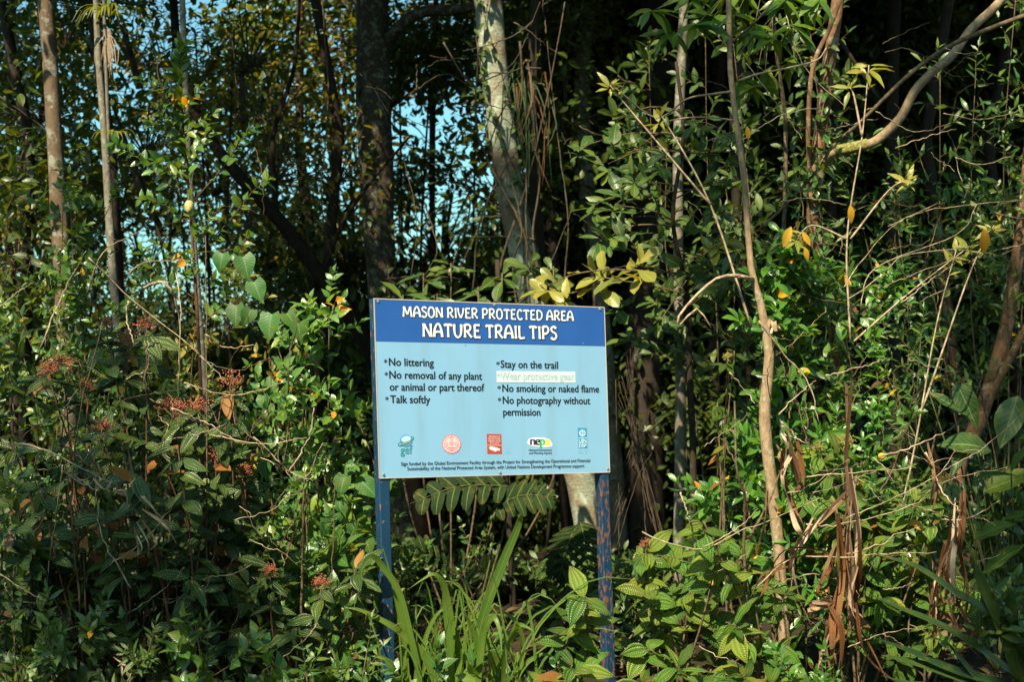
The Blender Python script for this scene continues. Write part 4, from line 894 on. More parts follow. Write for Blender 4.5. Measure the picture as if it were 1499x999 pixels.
# C dark quilted shrub with rust red flower heads
def mel_shrub(label, px, d, heads, ln, mat, nl=7, limit=220, twig='twig_red', fl=None, flmat='flower_red', droop=.45, kind='mel_long', name='quilted_leaf_shrub', q=3):
    b = P(px, 900, d); b.z = ground_z(b.x, b.y)
    pl = Plant(name, label, 'shrub', b, kind, mat, q, limit, twig)
    for i, (x, y, f) in enumerate(heads):
        dd = d + random.uniform(-.2, .2); e_ = P(x, y + 14, dd); m_ = b.lerp(e_, .55) + Vector((random.gauss(0, .05), 0, .02))
        c = pl.stem([b + Vector((random.gauss(0, .04), random.gauss(0, .04), 0)), m_, e_], .007, .003, n=5, seg=12)
        whorl(pl, e_, ln, nl, droop)
        k_ = 2 + (y < 800)
        for j in range(k_):
            p, tg = along(c, 1 - .11 * (j + 1)); o = Quaternion(tg, random.random() * 6) @ tg.orthogonal().normalized()
            for sg in (1, -1):
                dl = (o * sg + Vector((0, -.2, -.1 - droop * .5))).normalized(); pl.leaf(p, dl, (LIGHTWARD + Vector((random.gauss(0, .3), random.gauss(0, .3), 0))).normalized(), ln * random.uniform(.7, 1.1))
        if f: buds(pl, e_ + Vector((0, 0, .02)), px2m(f, d), flmat, 46)
    pl.done(); return pl
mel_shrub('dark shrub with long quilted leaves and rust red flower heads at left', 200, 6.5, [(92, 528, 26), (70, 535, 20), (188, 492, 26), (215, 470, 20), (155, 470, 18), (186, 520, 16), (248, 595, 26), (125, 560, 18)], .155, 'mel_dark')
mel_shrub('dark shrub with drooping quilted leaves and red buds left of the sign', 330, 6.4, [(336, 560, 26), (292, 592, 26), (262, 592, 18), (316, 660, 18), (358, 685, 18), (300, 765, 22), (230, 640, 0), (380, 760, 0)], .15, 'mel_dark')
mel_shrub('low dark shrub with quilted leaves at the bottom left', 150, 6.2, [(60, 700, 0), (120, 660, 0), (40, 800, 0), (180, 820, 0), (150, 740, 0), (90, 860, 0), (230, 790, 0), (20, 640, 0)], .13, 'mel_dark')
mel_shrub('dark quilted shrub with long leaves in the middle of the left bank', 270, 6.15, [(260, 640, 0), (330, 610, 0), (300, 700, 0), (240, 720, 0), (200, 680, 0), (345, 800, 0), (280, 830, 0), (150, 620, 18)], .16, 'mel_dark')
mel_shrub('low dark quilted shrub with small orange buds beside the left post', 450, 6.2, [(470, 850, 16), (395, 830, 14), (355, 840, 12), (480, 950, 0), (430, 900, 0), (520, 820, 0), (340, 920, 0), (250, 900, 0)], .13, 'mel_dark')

thicket('small_leaf_shrub', 'dense small leaved shrub at the left edge of the picture', 50, 7.4, 285, .75, 'ovate', 'shrub', .055, 7, 40, 7, odd=(.04, 'pale_shrub'))
thicket('small_leaf_shrub', 'small leaved shrub between the mottled trunk and the thin spotted trunk', 150, 7.6, 300, .6, 'ovate', 'shrub', .052, 6, 36, 7, odd=(.05, 'yellow'))
thicket('bright_shrub', 'bright ovate leaved shrub touching the left edge of the sign', 470, 6.7, 448, .46, 'ovate', 'pale_shrub', .062, 6, 34, 6, odd=(.07, 'yellow'))
thicket('leafy_shrub', 'leafy green shrub in front of the dark leaning trunk', 400, 7.4, 520, .6, 'ovate', 'shrub', .060, 6, 36, 6, odd=(.10, 'olive'))
thicket('leafy_shrub', 'shrub with yellowing leaves behind the slender pale trunk', 330, 8.2, 390, .8, 'ellip', 'olive', .065, 6, 40, 6, odd=(.15, 'yellow'))
thicket('leafy_shrub', 'dull green shrub behind the red flower heads', 190, 7.6, 430, .8, 'ellip', 'shrub', .062, 6, 40, 6, odd=(.10, 'rust'))
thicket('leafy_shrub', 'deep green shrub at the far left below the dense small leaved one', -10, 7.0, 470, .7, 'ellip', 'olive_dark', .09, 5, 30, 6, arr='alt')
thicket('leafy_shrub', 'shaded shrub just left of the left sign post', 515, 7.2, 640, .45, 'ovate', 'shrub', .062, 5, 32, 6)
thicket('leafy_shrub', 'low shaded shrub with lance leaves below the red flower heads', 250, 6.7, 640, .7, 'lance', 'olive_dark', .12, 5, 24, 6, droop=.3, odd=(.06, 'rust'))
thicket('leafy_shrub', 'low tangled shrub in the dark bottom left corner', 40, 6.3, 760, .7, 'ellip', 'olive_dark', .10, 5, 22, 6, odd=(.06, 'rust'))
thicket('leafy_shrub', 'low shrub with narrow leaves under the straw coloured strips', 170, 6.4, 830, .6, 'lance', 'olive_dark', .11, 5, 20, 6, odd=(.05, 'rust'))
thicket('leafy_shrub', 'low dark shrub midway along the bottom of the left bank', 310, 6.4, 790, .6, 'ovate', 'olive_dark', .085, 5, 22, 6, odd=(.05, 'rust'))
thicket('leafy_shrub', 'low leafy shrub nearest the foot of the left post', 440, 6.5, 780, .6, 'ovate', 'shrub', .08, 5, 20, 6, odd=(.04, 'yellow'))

# big leathery leaves over the sign
b = P(1010, 900, 8.2); b.z = 0
E_ = Plant('leathery_leaf_tree', 'small tree whose pale olive leathery leaves hang over the sign top', 'tree', b, 'obov', 'olive', 3, 260, 'twig')
ce = E_.stem([b] + PP([(1015, 700), (1010, 560), (1005, 430), (985, 320), (1000, 200), (990, 90)], 8.2), .022, .009, seg=40, n=8, name='trunk', mat='bark_dark')
for pts, ln, mat in (([(1003, 430), (960, 420), (905, 410), (880, 406)], .155, 'olive'), ([(1003, 430), (980, 400), (945, 392), (930, 388)], .15, 'olive'), ([(990, 400), (900, 395), (840, 402), (800, 420)], .15, 'olive'), ([(880, 406), (850, 425), (815, 436)], .12, 'olive'),
                     ([(1005, 410), (980, 450), (965, 470)], .12, 'olive_dark'), ([(985, 330), (930, 330), (895, 345)], .13, 'olive_dark'), ([(985, 300), (960, 270), (930, 262)], .13, 'olive_dark'), ([(990, 290), (1030, 270), (1050, 262)], .14, 'olive_dark'),
                     ([(995, 220), (1025, 225), (1050, 222)], .13, 'olive_dark'), ([(998, 200), (950, 190), (915, 160)], .12, 'olive_dark'), ([(1003, 380), (1035, 370), (1050, 350)], .13, 'olive'), ([(1005, 450), (1030, 430), (1040, 385)], .12, 'olive_dark'), ([(992, 330), (960, 310), (900, 300)], .13, 'olive_dark'), ([(1008, 520), (960, 500), (920, 495)], .13, 'olive_dark')):
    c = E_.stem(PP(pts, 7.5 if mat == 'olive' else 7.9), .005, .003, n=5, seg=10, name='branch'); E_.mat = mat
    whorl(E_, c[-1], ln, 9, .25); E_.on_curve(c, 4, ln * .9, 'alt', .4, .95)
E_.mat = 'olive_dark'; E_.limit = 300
for (x, y) in ((905, 175), (935, 215), (890, 240), (965, 240), (1020, 180), (1050, 300), (915, 290), (880, 340), (960, 350), (1030, 330), (1055, 400), (1010, 395), (960, 440), (1045, 440), (900, 450), (1070, 200), (850, 215), (870, 300)):
    q_ = P(x, y, random.uniform(7.7, 8.3)); a_, _ = along(ce, .35 + .6 * (500 - y) / 400 * .9 + .1); c = E_.stem([a_, a_.lerp(q_, .5) + Vector((0, 0, .05)), q_], .0045, .0025, n=4, seg=6, name='branch'); whorl(E_, q_, .145, 8, .3); E_.on_curve(c, 2, .12, 'alt', .6, .95)
for (x, y, a, s_) in ((985, 400, -.3, 30), (966, 440, -.2, 22), (750, 398, .3, 20)): E_.leaf(P(x, y, 7.7), Vector((a, 0, -.9)), CAMD, px2m(s_, 7.7), 'ellip', 'yellow')
E_.done()
thicket('leathery_leaf_shrub', 'dark big leaved shrub behind the top edge of the sign', 640, 8.8, 355, .9, 'obov', 'olive_dark', .15, 4, 16, 6, 'alt', lo=.7, q=2, twl=(.2, .3), facing_=None) if False else None
b = P(660, 900, 8.6); b.z = 0
E2 = Plant('leathery_leaf_shrub', 'dark big leaved shrub rising behind the top edge of the sign', 'shrub', b, 'obov', 'olive_dark', 2, 200, 'twig')
for (x, y) in ((590, 430), (620, 400), (660, 385), (700, 420), (735, 400), (640, 430), (780, 380), (810, 390)):
    c = E2.stem([b, P(x, 700, 8.6), P(x, y, 8.5)], .008, .004, n=5, seg=12); whorl(E2, c[-1], .15, 8, .3); E2.on_curve(c, 5, .13, 'alt', .7, .95)
E2.done()

# rosette tips on bare twigs, upper right
b = P(1200, 900, 7.2); b.z = 0
Rz = Plant('rosette_shrub', 'bare twigged shrub ending in small pale leaf rosettes at upper right', 'shrub', b, 'lance', 'olive', 2, 300, 'twig_pale')
for pts, ln, n in (([(1245, 500), (1240, 350), (1262, 200), (1272, 95)], .085, 9), ([(1262, 200), (1250, 140), (1244, 128)], .065, 6), ([(1100, 480), (1040, 300), (975, 180), (965, 172)], .07, 8), ([(1040, 300), (930, 170), (893, 125)], .06, 8), ([(1245, 350), (1300, 280), (1330, 262)], .06, 7),
                   ([(1262, 985), (1330, 700), (1370, 480), (1400, 365)], .07, 8), ([(1250, 500), (1330, 430), (1420, 360)], .06, 6), ([(1240, 350), (1190, 330), (1165, 350)], .06, 8), ([(1350, 600), (1420, 400), (1455, 330)], .07, 8)):
    pts = [(x, y) for x, y in pts]; c = Rz.stem(PP(pts, 6.8), .006, .0025, n=5, seg=18, name='branch'); whorl(Rz, c[-1], ln * 1.5, n, .05, Vector((0, -.6, .6))); Rz.on_curve(c, 4, ln * 1.2, 'alt', .75, .95)
for (x, y, a, s_) in ((1245, 300, .05, 26), (1158, 332, -.4, 30), (1178, 362, .2, 20), (1175, 340, .5, 22), (1440, 335, .1, 34), (1093, 185, .2, 18)): Rz.leaf(P(x, y, 6.6), Vector((a, 0, -.9)), CAMD, px2m(s_, 7.0), 'ellip', 'yellow')
Rz.done()

# drooping leaflets, upper right
b = P(1085, 900, 7.6); b.z = 0
Dr = Plant('drooping_leaf_tree', 'thin tree with hanging bunches of slender leaflets at the top right of centre', 'tree', b, 'lance', 'drooping', 2, 300, 'twig')
cd_ = Dr.stem([b] + PP([(1095, 700), (1140, 420), (1150, 200), (1135, 60), (1130, -60)], 7.6), .016, .008, seg=40, name='trunk')
for (x, y) in ((955, 40), (985, 70), (1020, 60), (1045, 48), (1078, 45), (1105, 60), (1130, 80), (1150, 20), (1085, 140), (1105, 150), (1120, 130), (1165, 110), (1010, 20), (1060, 15), (1180, 40), (1160, 60), (1090, 10), (1200, 20)):
    e_ = P(x, y - 24, 7.0 + random.uniform(-.25, .15)); mb = MB(); st, _ = along(cd_, .86 if y > 60 else .97); mb.tube(curve_pts([st, st.lerp(e_, .5) + Vector((0, 0, .06)), e_], 8), .0022, 4, cap=False); mb.build('branch', M['twig'], Dr.root)
    for k in range(10):
        a = random.random() * 6.28; Dr.leaf(e_ + Vector((random.gauss(0, .01), 0, 0)), Vector((math.cos(a) * .8, math.sin(a) * .6, random.uniform(-.9, .15))), (LIGHTWARD + Vector((math.cos(a), math.sin(a), 0)) * .6), .15 * random.uniform(.7, 1.2))
Dr.done()

# leafy columns right of the sign
def column(label, pts, d, n, ln, mat, kind='ovate', arr='opp', sprays=10, per=5, odd=None, name='leafy_climber', droop=0.1, twig='twig_green', r=.006, cat='vine', reach=.16):
    b = P(pts[0][0], 980, d); b.z = 0; pl = Plant(name, label, cat, b, kind, mat, 2, 300, twig)
    c = pl.stem([b] + PP(pts, d), r, .0025, seg=50, n=5); pl.on_curve(c, n, ln, arr, .35, 1, droop, odd=odd)
    for k in range(sprays):
        p, tg = along(c, random.uniform(.35, .97)); pl.spray(p, Vector((random.uniform(-1, 1), -.5, random.uniform(-.1, .6))), reach * random.uniform(.6, 1.2), ln, per, arr, .002, droop=droop, odd=odd)
    pl.done(); return pl
column('bushy climber of glossy lance leaves on the pale sapling', [(1150, 760), (1130, 620), (1140, 520), (1120, 450), (1150, 410), (1165, 380)], 7.05, 14, .11, 'fresh', 'ellip', sprays=24, per=5, reach=.22, odd=(.04, 'yellow'))
column('second climber mass with broad leaves right of the pale sapling', [(1180, 760), (1195, 620), (1175, 520), (1180, 440), (1185, 400)], 7.2, 12, .115, 'shrub', 'ellip', sprays=22, per=5, reach=.22)
column('upright stem of bright rounded leaves in front of the dark gap at right', [(1262, 850), (1280, 720), (1290, 640), (1285, 560), (1280, 480), (1300, 430), (1312, 405)], 6.9, 24, .070, 'fresh', 'ovate', sprays=16, per=4, reach=.16)
column('tall thin climber with narrow leaves at the upper right', [(1225, 760), (1210, 560), (1175, 430), (1170, 300), (1195, 220)], 7.3, 18, .075, 'shrub', 'lance', sprays=22, per=5, reach=.2, odd=(.06, 'yellow'))

thicket('narrow_leaf_tree', 'fine leaved green tree behind the curved mossy branch', 1370, 8.6, 120, 1.3, 'lance', 'shrub', .085, 7, 42, 7, 'alt', lo=.45, odd=(.03, 'yellow'), twl=(.25, .5), cat='tree')
thicket('narrow_leaf_tree', 'fine leaved tree filling the top right corner of the picture', 1460, 8.2, 10, 1.1, 'lance', 'shrub', .080, 7, 42, 7, 'alt', lo=.5, odd=(.03, 'olive'), twl=(.25, .5), cat='tree')
thicket('narrow_leaf_tree', 'shaded leafy tree between the sapling and the many-stemmed tree', 1150, 8.6, 40, .9, 'ellip', 'olive_dark', .09, 6, 40, 7, 'alt', lo=.4, twl=(.25, .45), cat='tree')
thicket('narrow_leaf_tree', 'shaded leafy tree high between the slim grey trunk and the sapling', 1030, 9.2, 60, .9, 'ellip', 'olive_dark', .10, 6, 40, 7, 'alt', lo=.45, twl=(.25, .45), cat='tree')
thicket('leafy_shrub', 'mid green shrub under the mossy elbow branch', 1300, 7.7, 330, .7, 'lance', 'shrub', .075, 6, 36, 6, odd=(.05, 'yellow'), lo=.4)
thicket('leafy_shrub', 'leafy shrub behind the orange brown leaning trunk', 1450, 9.0, 300, .7, 'ellip', 'olive_dark', .085, 6, 36, 6, 'alt', lo=.4)
thicket('leafy_shrub', 'dark shrub low at the right edge of the picture', 1480, 7.4, 730, .6, 'ellip', 'olive_dark', .12, 5, 26, 5, 'alt', lo=.25)
thicket('leafy_shrub', 'bright leaved low shrub left of the dead brown leaves', 1125, 7.0, 620, .4, 'ellip', 'fresh', .08, 6, 34, 6, odd=(.04, 'yellow'))
thicket('leafy_shrub', 'bright leaved low shrub among the dead brown leaves', 1230, 6.9, 640, .6, 'lance', 'fresh', .085, 6, 34, 6, odd=(.05, 'yellow'))
thicket('leafy_shrub', 'low green shrub at the bottom right of the dead leaves', 1320, 6.8, 730, .7, 'ellip', 'shrub', .085, 6, 34, 6, odd=(.04, 'rust'))

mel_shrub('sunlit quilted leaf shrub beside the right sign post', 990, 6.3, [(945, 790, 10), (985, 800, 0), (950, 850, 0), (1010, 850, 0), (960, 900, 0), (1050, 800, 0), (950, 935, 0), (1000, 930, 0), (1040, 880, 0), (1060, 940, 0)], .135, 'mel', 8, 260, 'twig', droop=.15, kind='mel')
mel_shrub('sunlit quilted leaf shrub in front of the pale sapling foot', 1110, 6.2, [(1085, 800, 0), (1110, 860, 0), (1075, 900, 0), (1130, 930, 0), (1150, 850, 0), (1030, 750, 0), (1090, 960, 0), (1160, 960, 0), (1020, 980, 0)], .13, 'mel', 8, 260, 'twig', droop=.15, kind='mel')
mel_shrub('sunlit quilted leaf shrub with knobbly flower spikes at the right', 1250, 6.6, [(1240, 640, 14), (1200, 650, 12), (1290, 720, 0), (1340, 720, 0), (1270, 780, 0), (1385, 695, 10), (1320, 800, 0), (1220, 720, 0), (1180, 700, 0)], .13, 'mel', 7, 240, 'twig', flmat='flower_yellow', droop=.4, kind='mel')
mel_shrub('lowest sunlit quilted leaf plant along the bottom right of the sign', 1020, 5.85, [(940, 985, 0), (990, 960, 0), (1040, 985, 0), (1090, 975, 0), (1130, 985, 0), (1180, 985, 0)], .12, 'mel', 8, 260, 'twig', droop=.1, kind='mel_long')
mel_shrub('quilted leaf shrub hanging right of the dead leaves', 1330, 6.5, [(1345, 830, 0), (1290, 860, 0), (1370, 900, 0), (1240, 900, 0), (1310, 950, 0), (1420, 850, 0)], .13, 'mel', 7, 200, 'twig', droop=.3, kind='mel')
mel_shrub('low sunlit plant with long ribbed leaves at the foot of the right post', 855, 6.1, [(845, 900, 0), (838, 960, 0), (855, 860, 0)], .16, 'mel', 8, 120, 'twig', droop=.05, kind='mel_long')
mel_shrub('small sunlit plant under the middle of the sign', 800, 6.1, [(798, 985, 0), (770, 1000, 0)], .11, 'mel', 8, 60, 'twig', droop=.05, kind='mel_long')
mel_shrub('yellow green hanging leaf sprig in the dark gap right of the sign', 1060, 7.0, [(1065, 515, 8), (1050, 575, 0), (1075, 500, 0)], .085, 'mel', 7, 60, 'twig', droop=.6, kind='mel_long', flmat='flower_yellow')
for i, (px, top, lab) in enumerate(((612, 880, 'small leaved plant just right of the left post'), (690, 800, 'thin dim plant in the shade under the sign'))):
    thicket('undergrowth_plant', lab, px, 7.6 + .3 * i, top, .25, 'ovate', 'shrub', .045, 3, 6, 5, limit=140)
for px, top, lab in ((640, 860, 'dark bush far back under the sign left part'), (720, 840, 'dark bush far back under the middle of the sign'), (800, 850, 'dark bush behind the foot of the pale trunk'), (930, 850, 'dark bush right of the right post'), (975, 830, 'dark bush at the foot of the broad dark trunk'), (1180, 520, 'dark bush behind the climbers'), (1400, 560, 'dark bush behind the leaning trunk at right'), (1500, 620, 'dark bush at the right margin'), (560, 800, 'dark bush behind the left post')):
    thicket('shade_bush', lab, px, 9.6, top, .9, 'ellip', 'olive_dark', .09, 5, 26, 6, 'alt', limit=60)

for i, (px, top, kind, mat, lab) in enumerate(((-20, 930, 'ellip', 'olive_dark', 'low plant in the extreme bottom left corner'), (70, 940, 'lance', 'shrub', 'low narrow leaved plant along the bottom edge at far left'), (160, 930, 'ovate', 'olive_dark', 'low dark plant at the bottom edge left of the brown stems'), (250, 950, 'lance', 'olive_dark', 'low grassy leaved plant at the bottom left'),
        (340, 945, 'ovate', 'shrub', 'low seedlings at the bottom edge left of the post'), (430, 950, 'ellip', 'shrub', 'low leafy seedling at the bottom near the left post'), (505, 960, 'lance', 'shrub', 'low narrow leaved plant beside the left post foot'), (640, 985, 'ovate', 'shrub', 'low seedling among the grass blades'), (740, 990, 'ellip', 'shrub', 'low seedling right of the grass clump'),
        (1160, 975, 'ellip', 'fresh', 'low plant below the dead leaves'), (1510, 900, 'ellip', 'olive_dark', 'low dark plant at the extreme right'))):
    thicket('seedling_plant', lab, px, 5.8 + .12 * (i % 3), top, .38, kind, mat, (.055, .085, .07)[i % 3], 4, (9, 6, 8)[i % 3], 6, limit=150, lo=.2, twl=(.1, .2))
for i, px in enumerate(range(-40, 1560, 130)):
    if 560 < px < 1090 or px > 1330: continue
    thicket('undergrowth_plant', 'dim leafy undergrowth plant filling the shade between the trunks', px, 8.8 + .3 * (i % 2), 720 + 40 * (i % 3), .9, random.choice(['ellip', 'ovate', 'lance']), 'olive_dark', .075, 6, 26, 6, limit=40, group='dim undergrowth between the trunks')

for px, d, top, lab in ((930, 7.4, 880, 'low dark plant covering the ground right of the right post'), (975, 7.9, 850, 'low dark plant at the foot of the slim grey trunk'), (895, 8.0, 860, 'low dark plant just behind the right post'), (840, 7.8, 900, 'low dark plant in front of the pale trunk foot')):
    thicket('undergrowth_plant', lab, px, d, top, .5, 'ellip', 'olive_dark', .08, 5, 14, 6, 'alt', limit=120, lo=.1)
def creeper(label, curve, off, n, mat, kind, ln, t0, t1):
    pl = Plant('trunk_creeper', label, 'creeper', (curve[0].x, curve[0].y, 0), kind, mat, 2, 200, 'liana')
    for s_ in range(3):
        pts = []
        for i in range(14):
            p, tg = along(curve, t0 + (t1 - t0) * i / 13); a = s_ * 1.3 + i * .35 - 2.2; pts.append(p + Vector((math.cos(a) * off, -abs(math.sin(a)) * off - .01, 0)))
        c = pl.stem(pts, .006, .003, n=4, seg=26, name='creeper_stem')
        for i in range(n):
            p, tg = along(c, random.random()); d = Vector((random.gauss(0, .8), -.6, random.uniform(-.9, .2))).normalized(); pl.leaf(p, d, (Vector((random.gauss(0, .3), -.6, .8))).normalized(), ln * random.uniform(.6, 1.3))
    pl.done()
creeper('dark leafy creeper climbing the lower part of the pale leaning trunk', c5, .11, 26, 'olive_dark', 'ovate', .075, .42, .78)
creeper('small leaved creeper climbing the thick lichen trunk', c4, .145, 22, 'olive_dark', 'ovate', .07, .25, .6)
creeper('leafy creeper climbing the many-stemmed tree', c12, .045, 24, 'shrub', 'ellip', .08, .3, .8)

# ------------------------------------------------------------------ long leaves: grass, epiphytes, straps
def blade_mesh(mb, pts, w, n=12, tw=0.0, fold=.25, nrm=None, tipw=.05, basew=.5):
    c = curve_pts(pts, n); k = len(c) - 1; vs, uv, fs = [], [], []; nv = Vector(nrm or (0, -1, .3))
    for i, p in enumerate(c):
        t = (c[min(i + 1, k)] - c[max(i - 1, 0)]).normalized(); u = i / k; sd = t.cross(nv)
        if sd.length < .05: sd = t.orthogonal()
        sd.normalize(); sd = Quaternion(t, tw * u) @ sd; up_ = sd.cross(t)
        ww = w * (basew + (1 - basew) * min(1, u * 4)) * (1 - max(0, (u - .45) / .55) ** 1.8 * (1 - tipw)) * .5
        for v in (-1, 0, 1): vs.append(p + sd * ww * v + up_ * (abs(v) * fold * ww)); uv.append((u, v))
    for i in range(k):
        for j in range(2): a = i * 3 + j; fs.append((a, a + 1, a + 4, a + 3))
    mb.add(vs, fs, uv, random.random())
def blade(root, pts, w, mat, name='blade', **kw):
    mb = MB(); blade_mesh(mb, pts, w, **kw); return mb.build(name, M[mat], root)
# broad grass under the sign
b = P(700, 985, 6.1); b.z = 0
GR = thing('grass_clump', 'clump of broad bladed tall grass under the sign between its posts', 'grass clump', b)
for pts, w in (([(700, 1010), (702, 930), (715, 880), (740, 815), (757, 775), (762, 757), (757, 756)], 17), ([(700, 1010), (706, 940), (712, 915), (724, 905), (732, 925), (735, 960)], 13), ([(735, 1010), (738, 965), (750, 930), (758, 916), (770, 918), (783, 926)], 11),
               ([(655, 1010), (662, 930), (655, 880), (648, 855), (635, 842), (618, 850), (600, 862)], 12), ([(662, 1010), (660, 950), (652, 890), (648, 860)], 15), ([(715, 1010), (725, 975), (718, 955), (700, 940), (690, 938)], 14), ([(640, 1010), (620, 960), (590, 930), (570, 915), (530, 895), (505, 890)], 13),
               ([(620, 1010), (605, 950), (585, 870), (560, 830), (545, 815), (530, 830), (528, 855)], 12), ([(600, 1010), (592, 940), (578, 870), (560, 800)], 11), ([(675, 1010), (672, 960), (668, 925), (676, 920)], 14), ([(690, 1010), (700, 960), (690, 920), (680, 895)], 12), ([(750, 1010), (765, 960), (760, 920), (742, 900), (730, 897)], 10),
               ([(645, 1010), (640, 940), (620, 900)], 10), ([(610, 1010), (622, 940), (640, 900), (660, 890)], 9), ([(720, 1010), (712, 940), (690, 900), (672, 893)], 11), ([(665, 1010), (690, 950), (720, 930), (760, 925)], 9), ([(740, 1010), (760, 980), (790, 960), (810, 962)], 10), ([(590, 1010), (570, 970), (540, 960)], 11)):
    dd = 6.1 + random.uniform(-.15, .15); b0 = P(pts[0][0] * .6 + 700 * .4, 1060, dd); b0.z = 0
    W = [b0] + [P(x, y, dd - .03 * i) for i, (x, y) in enumerate(pts)]
    blade(GR, W, px2m(w, dd) * .8, 'strap', n=36, tw=random.uniform(-1.2, 1.2), nrm=(random.uniform(-.4, .4), -1, .35))
for i in range(60):
    x0 = random.choice([random.gauss(640, 50), random.gauss(720, 45)]); h = random.uniform(40, 150); lean = random.gauss(0, 45); dd = random.uniform(5.9, 6.9)
    b0 = P(x0, 1100, dd); b0.z = 0; t_ = P(x0 + lean, 1000 - h, dd); m_ = b0.lerp(t_, .6) + Vector((-lean * .0006, 0, .04))
    e2 = P(x0 + lean * 1.5, 1000 - h + random.uniform(-10, 45), dd - .05)
    blade(GR, [b0, m_, t_, e2], random.uniform(.005, .013), 'strap', n=9, tw=random.uniform(-1, 1), nrm=(random.uniform(-.4, .4), -1, .35))
def tuft(name, label, p, n, length, w, mat, cat, upw=.5, droop=.5, spread=1.0, piece='leaf', down=False):
    root = thing(name, label, cat, p)
    for i in range(n):
        a = i * 2.4 + random.random() * .5; h = Vector((math.cos(a), math.sin(a), 0)) * spread; L_ = length * random.uniform(.65, 1.1); z = -1 if down else 1
        W = [p, p + h * L_ * .3 + Vector((0, 0, z * upw * L_ * .6)), p + h * L_ * .62 + Vector((0, 0, z * upw * L_ * .7 - droop * L_ * .15)), p + h * L_ * .85 + Vector((0, 0, z * upw * L_ * .5 - droop * L_ * .55))]
        blade(root, W, w, mat, piece, n=9, nrm=(-h.x * .3, -h.y * .3 - .2, 1))
    return root
tuft('bromeliad', 'yellow green spiky epiphyte high on the thin spotted trunk', P(160, 28, 8.25), 26, .24, .016, 'bromeliad', 'epiphyte', upw=.5, droop=.7)
tuft('bromeliad', 'small spiky epiphyte halfway down the thin spotted trunk', P(166, 205, 8.25), 20, .15, .012, 'bromeliad', 'epiphyte', upw=.6, droop=.5)
hg = thing('dry_epiphyte_roots', 'dry brown leaf strands hanging below the high spiky epiphyte', 'dead leaves', P(158, 45, 8.2))
for i in range(16):
    x = 158 + random.gauss(0, 8); blade(hg, [P(158 + random.gauss(0, 3), 42, 8.2), P(x, 70, 8.2), P(x + random.gauss(0, 5), random.uniform(85, 120), 8.2)], .006, 'straw', 'strand', n=5)
ep = thing('grassy_epiphyte', 'dark grassy epiphyte hanging on the right side of the pale trunk', 'epiphyte', P(770, 110, 9.7))
for i in range(26):
    x = 762 + random.gauss(0, 10); y = random.uniform(105, 170); x2 = x + random.gauss(8, 26)
    blade(ep, [P(x, y, 9.75), P((x + x2) / 2, y - random.uniform(5, 25), 9.6), P(x2, y + random.uniform(20, 60), 9.5), P(x2 + random.gauss(0, 14), y + random.uniform(60, 140), 9.5)], random.uniform(.007, .013), random.choice(['strap_dark', 'strap_dark', 'dead']), 'leaf', n=8)

# strap rosettes at the bottom right
def strap_rosette(label, px, py, d, leaves, mat='strap_dark', name='strap_leaf_plant'):
    b = P(px, py, d); b.z = max(0, b.z * .2); root = thing(name, label, 'plant', b)
    for pts, w in leaves:
        blade(root, [P(x, y, d - .04 * i) for i, (x, y) in enumerate(pts)], px2m(w, d), mat, 'leaf', n=12, nrm=(random.uniform(-.4, .1), -.5, 1), tw=random.uniform(-.3, .3), basew=.8)
    return root
strap_rosette('low plant with very long dark strap leaves in the bottom right corner', 1480, 985, 5.95, [([(1500, 1000), (1430, 950), (1370, 915), (1310, 890), (1270, 870)], 26), ([(1500, 1010), (1400, 985), (1330, 955), (1280, 935)], 24), ([(1480, 1020), (1420, 1000), (1350, 975), (1290, 960)], 20),
    ([(1490, 1020), (1430, 1010), (1340, 1005), (1290, 990)], 24), ([(1510, 980), (1450, 900), (1400, 870), (1340, 830), (1290, 815)], 20), ([(1495, 1010), (1470, 930), (1430, 840), (1420, 815)], 18), ([(1500, 990), (1485, 930), (1480, 880), (1470, 850)], 20), ([(1510, 1000), (1505, 930), (1500, 870)], 18), ([(1450, 1020), (1400, 960), (1380, 940), (1350, 935)], 16)])
pl = Plant('broad_leaf_plant', 'broad leaved plant with a curled pale leaf at the lower right edge', 'plant', P(1460, 985, 6.6) * 1, 'broad_strap', 'olive_dark', 3, 60, 'twig_green')
for (x, y, dx, dz, s_) in ((1425, 790, .6, .4, 75), (1405, 740, -.8, .1, 70), (1360, 760, -.9, -.1, 60), (1470, 760, .7, .2, 70), (1380, 800, -.9, .2, 80), (1440, 840, .5, .5, 90), (1400, 900, .2, .9, 80), (1430, 700, .9, .25, 70), (1480, 690, .3, .6, 80), (1330, 780, -.7, -.2, 60), (1350, 720, .8, -.1, 70), (1460, 900, .1, 1, 90)):
    e_ = P(x, y, 6.6); c = pl.stem([pl.o + Vector((0, 0, .0)), pl.o.lerp(e_, .6) + Vector((random.gauss(0, .04), 0, .03)), e_], .005, .003, n=5, seg=10); pl.leaf(e_, Vector((dx, -.3, dz)), Vector((-.7 + random.gauss(0, .4), -.2, .5)), px2m(s_, 6.6) * .85, 'mel')
pl.root.location = pl.root.location; pl.done()
pl = Plant('broad_leaf_plant', 'shaded plant with wide pointed leaves at the right margin', 'plant', P(1490, 985, 7.2) * 1, 'mel', 'olive_dark', 3, 60, 'twig_green')
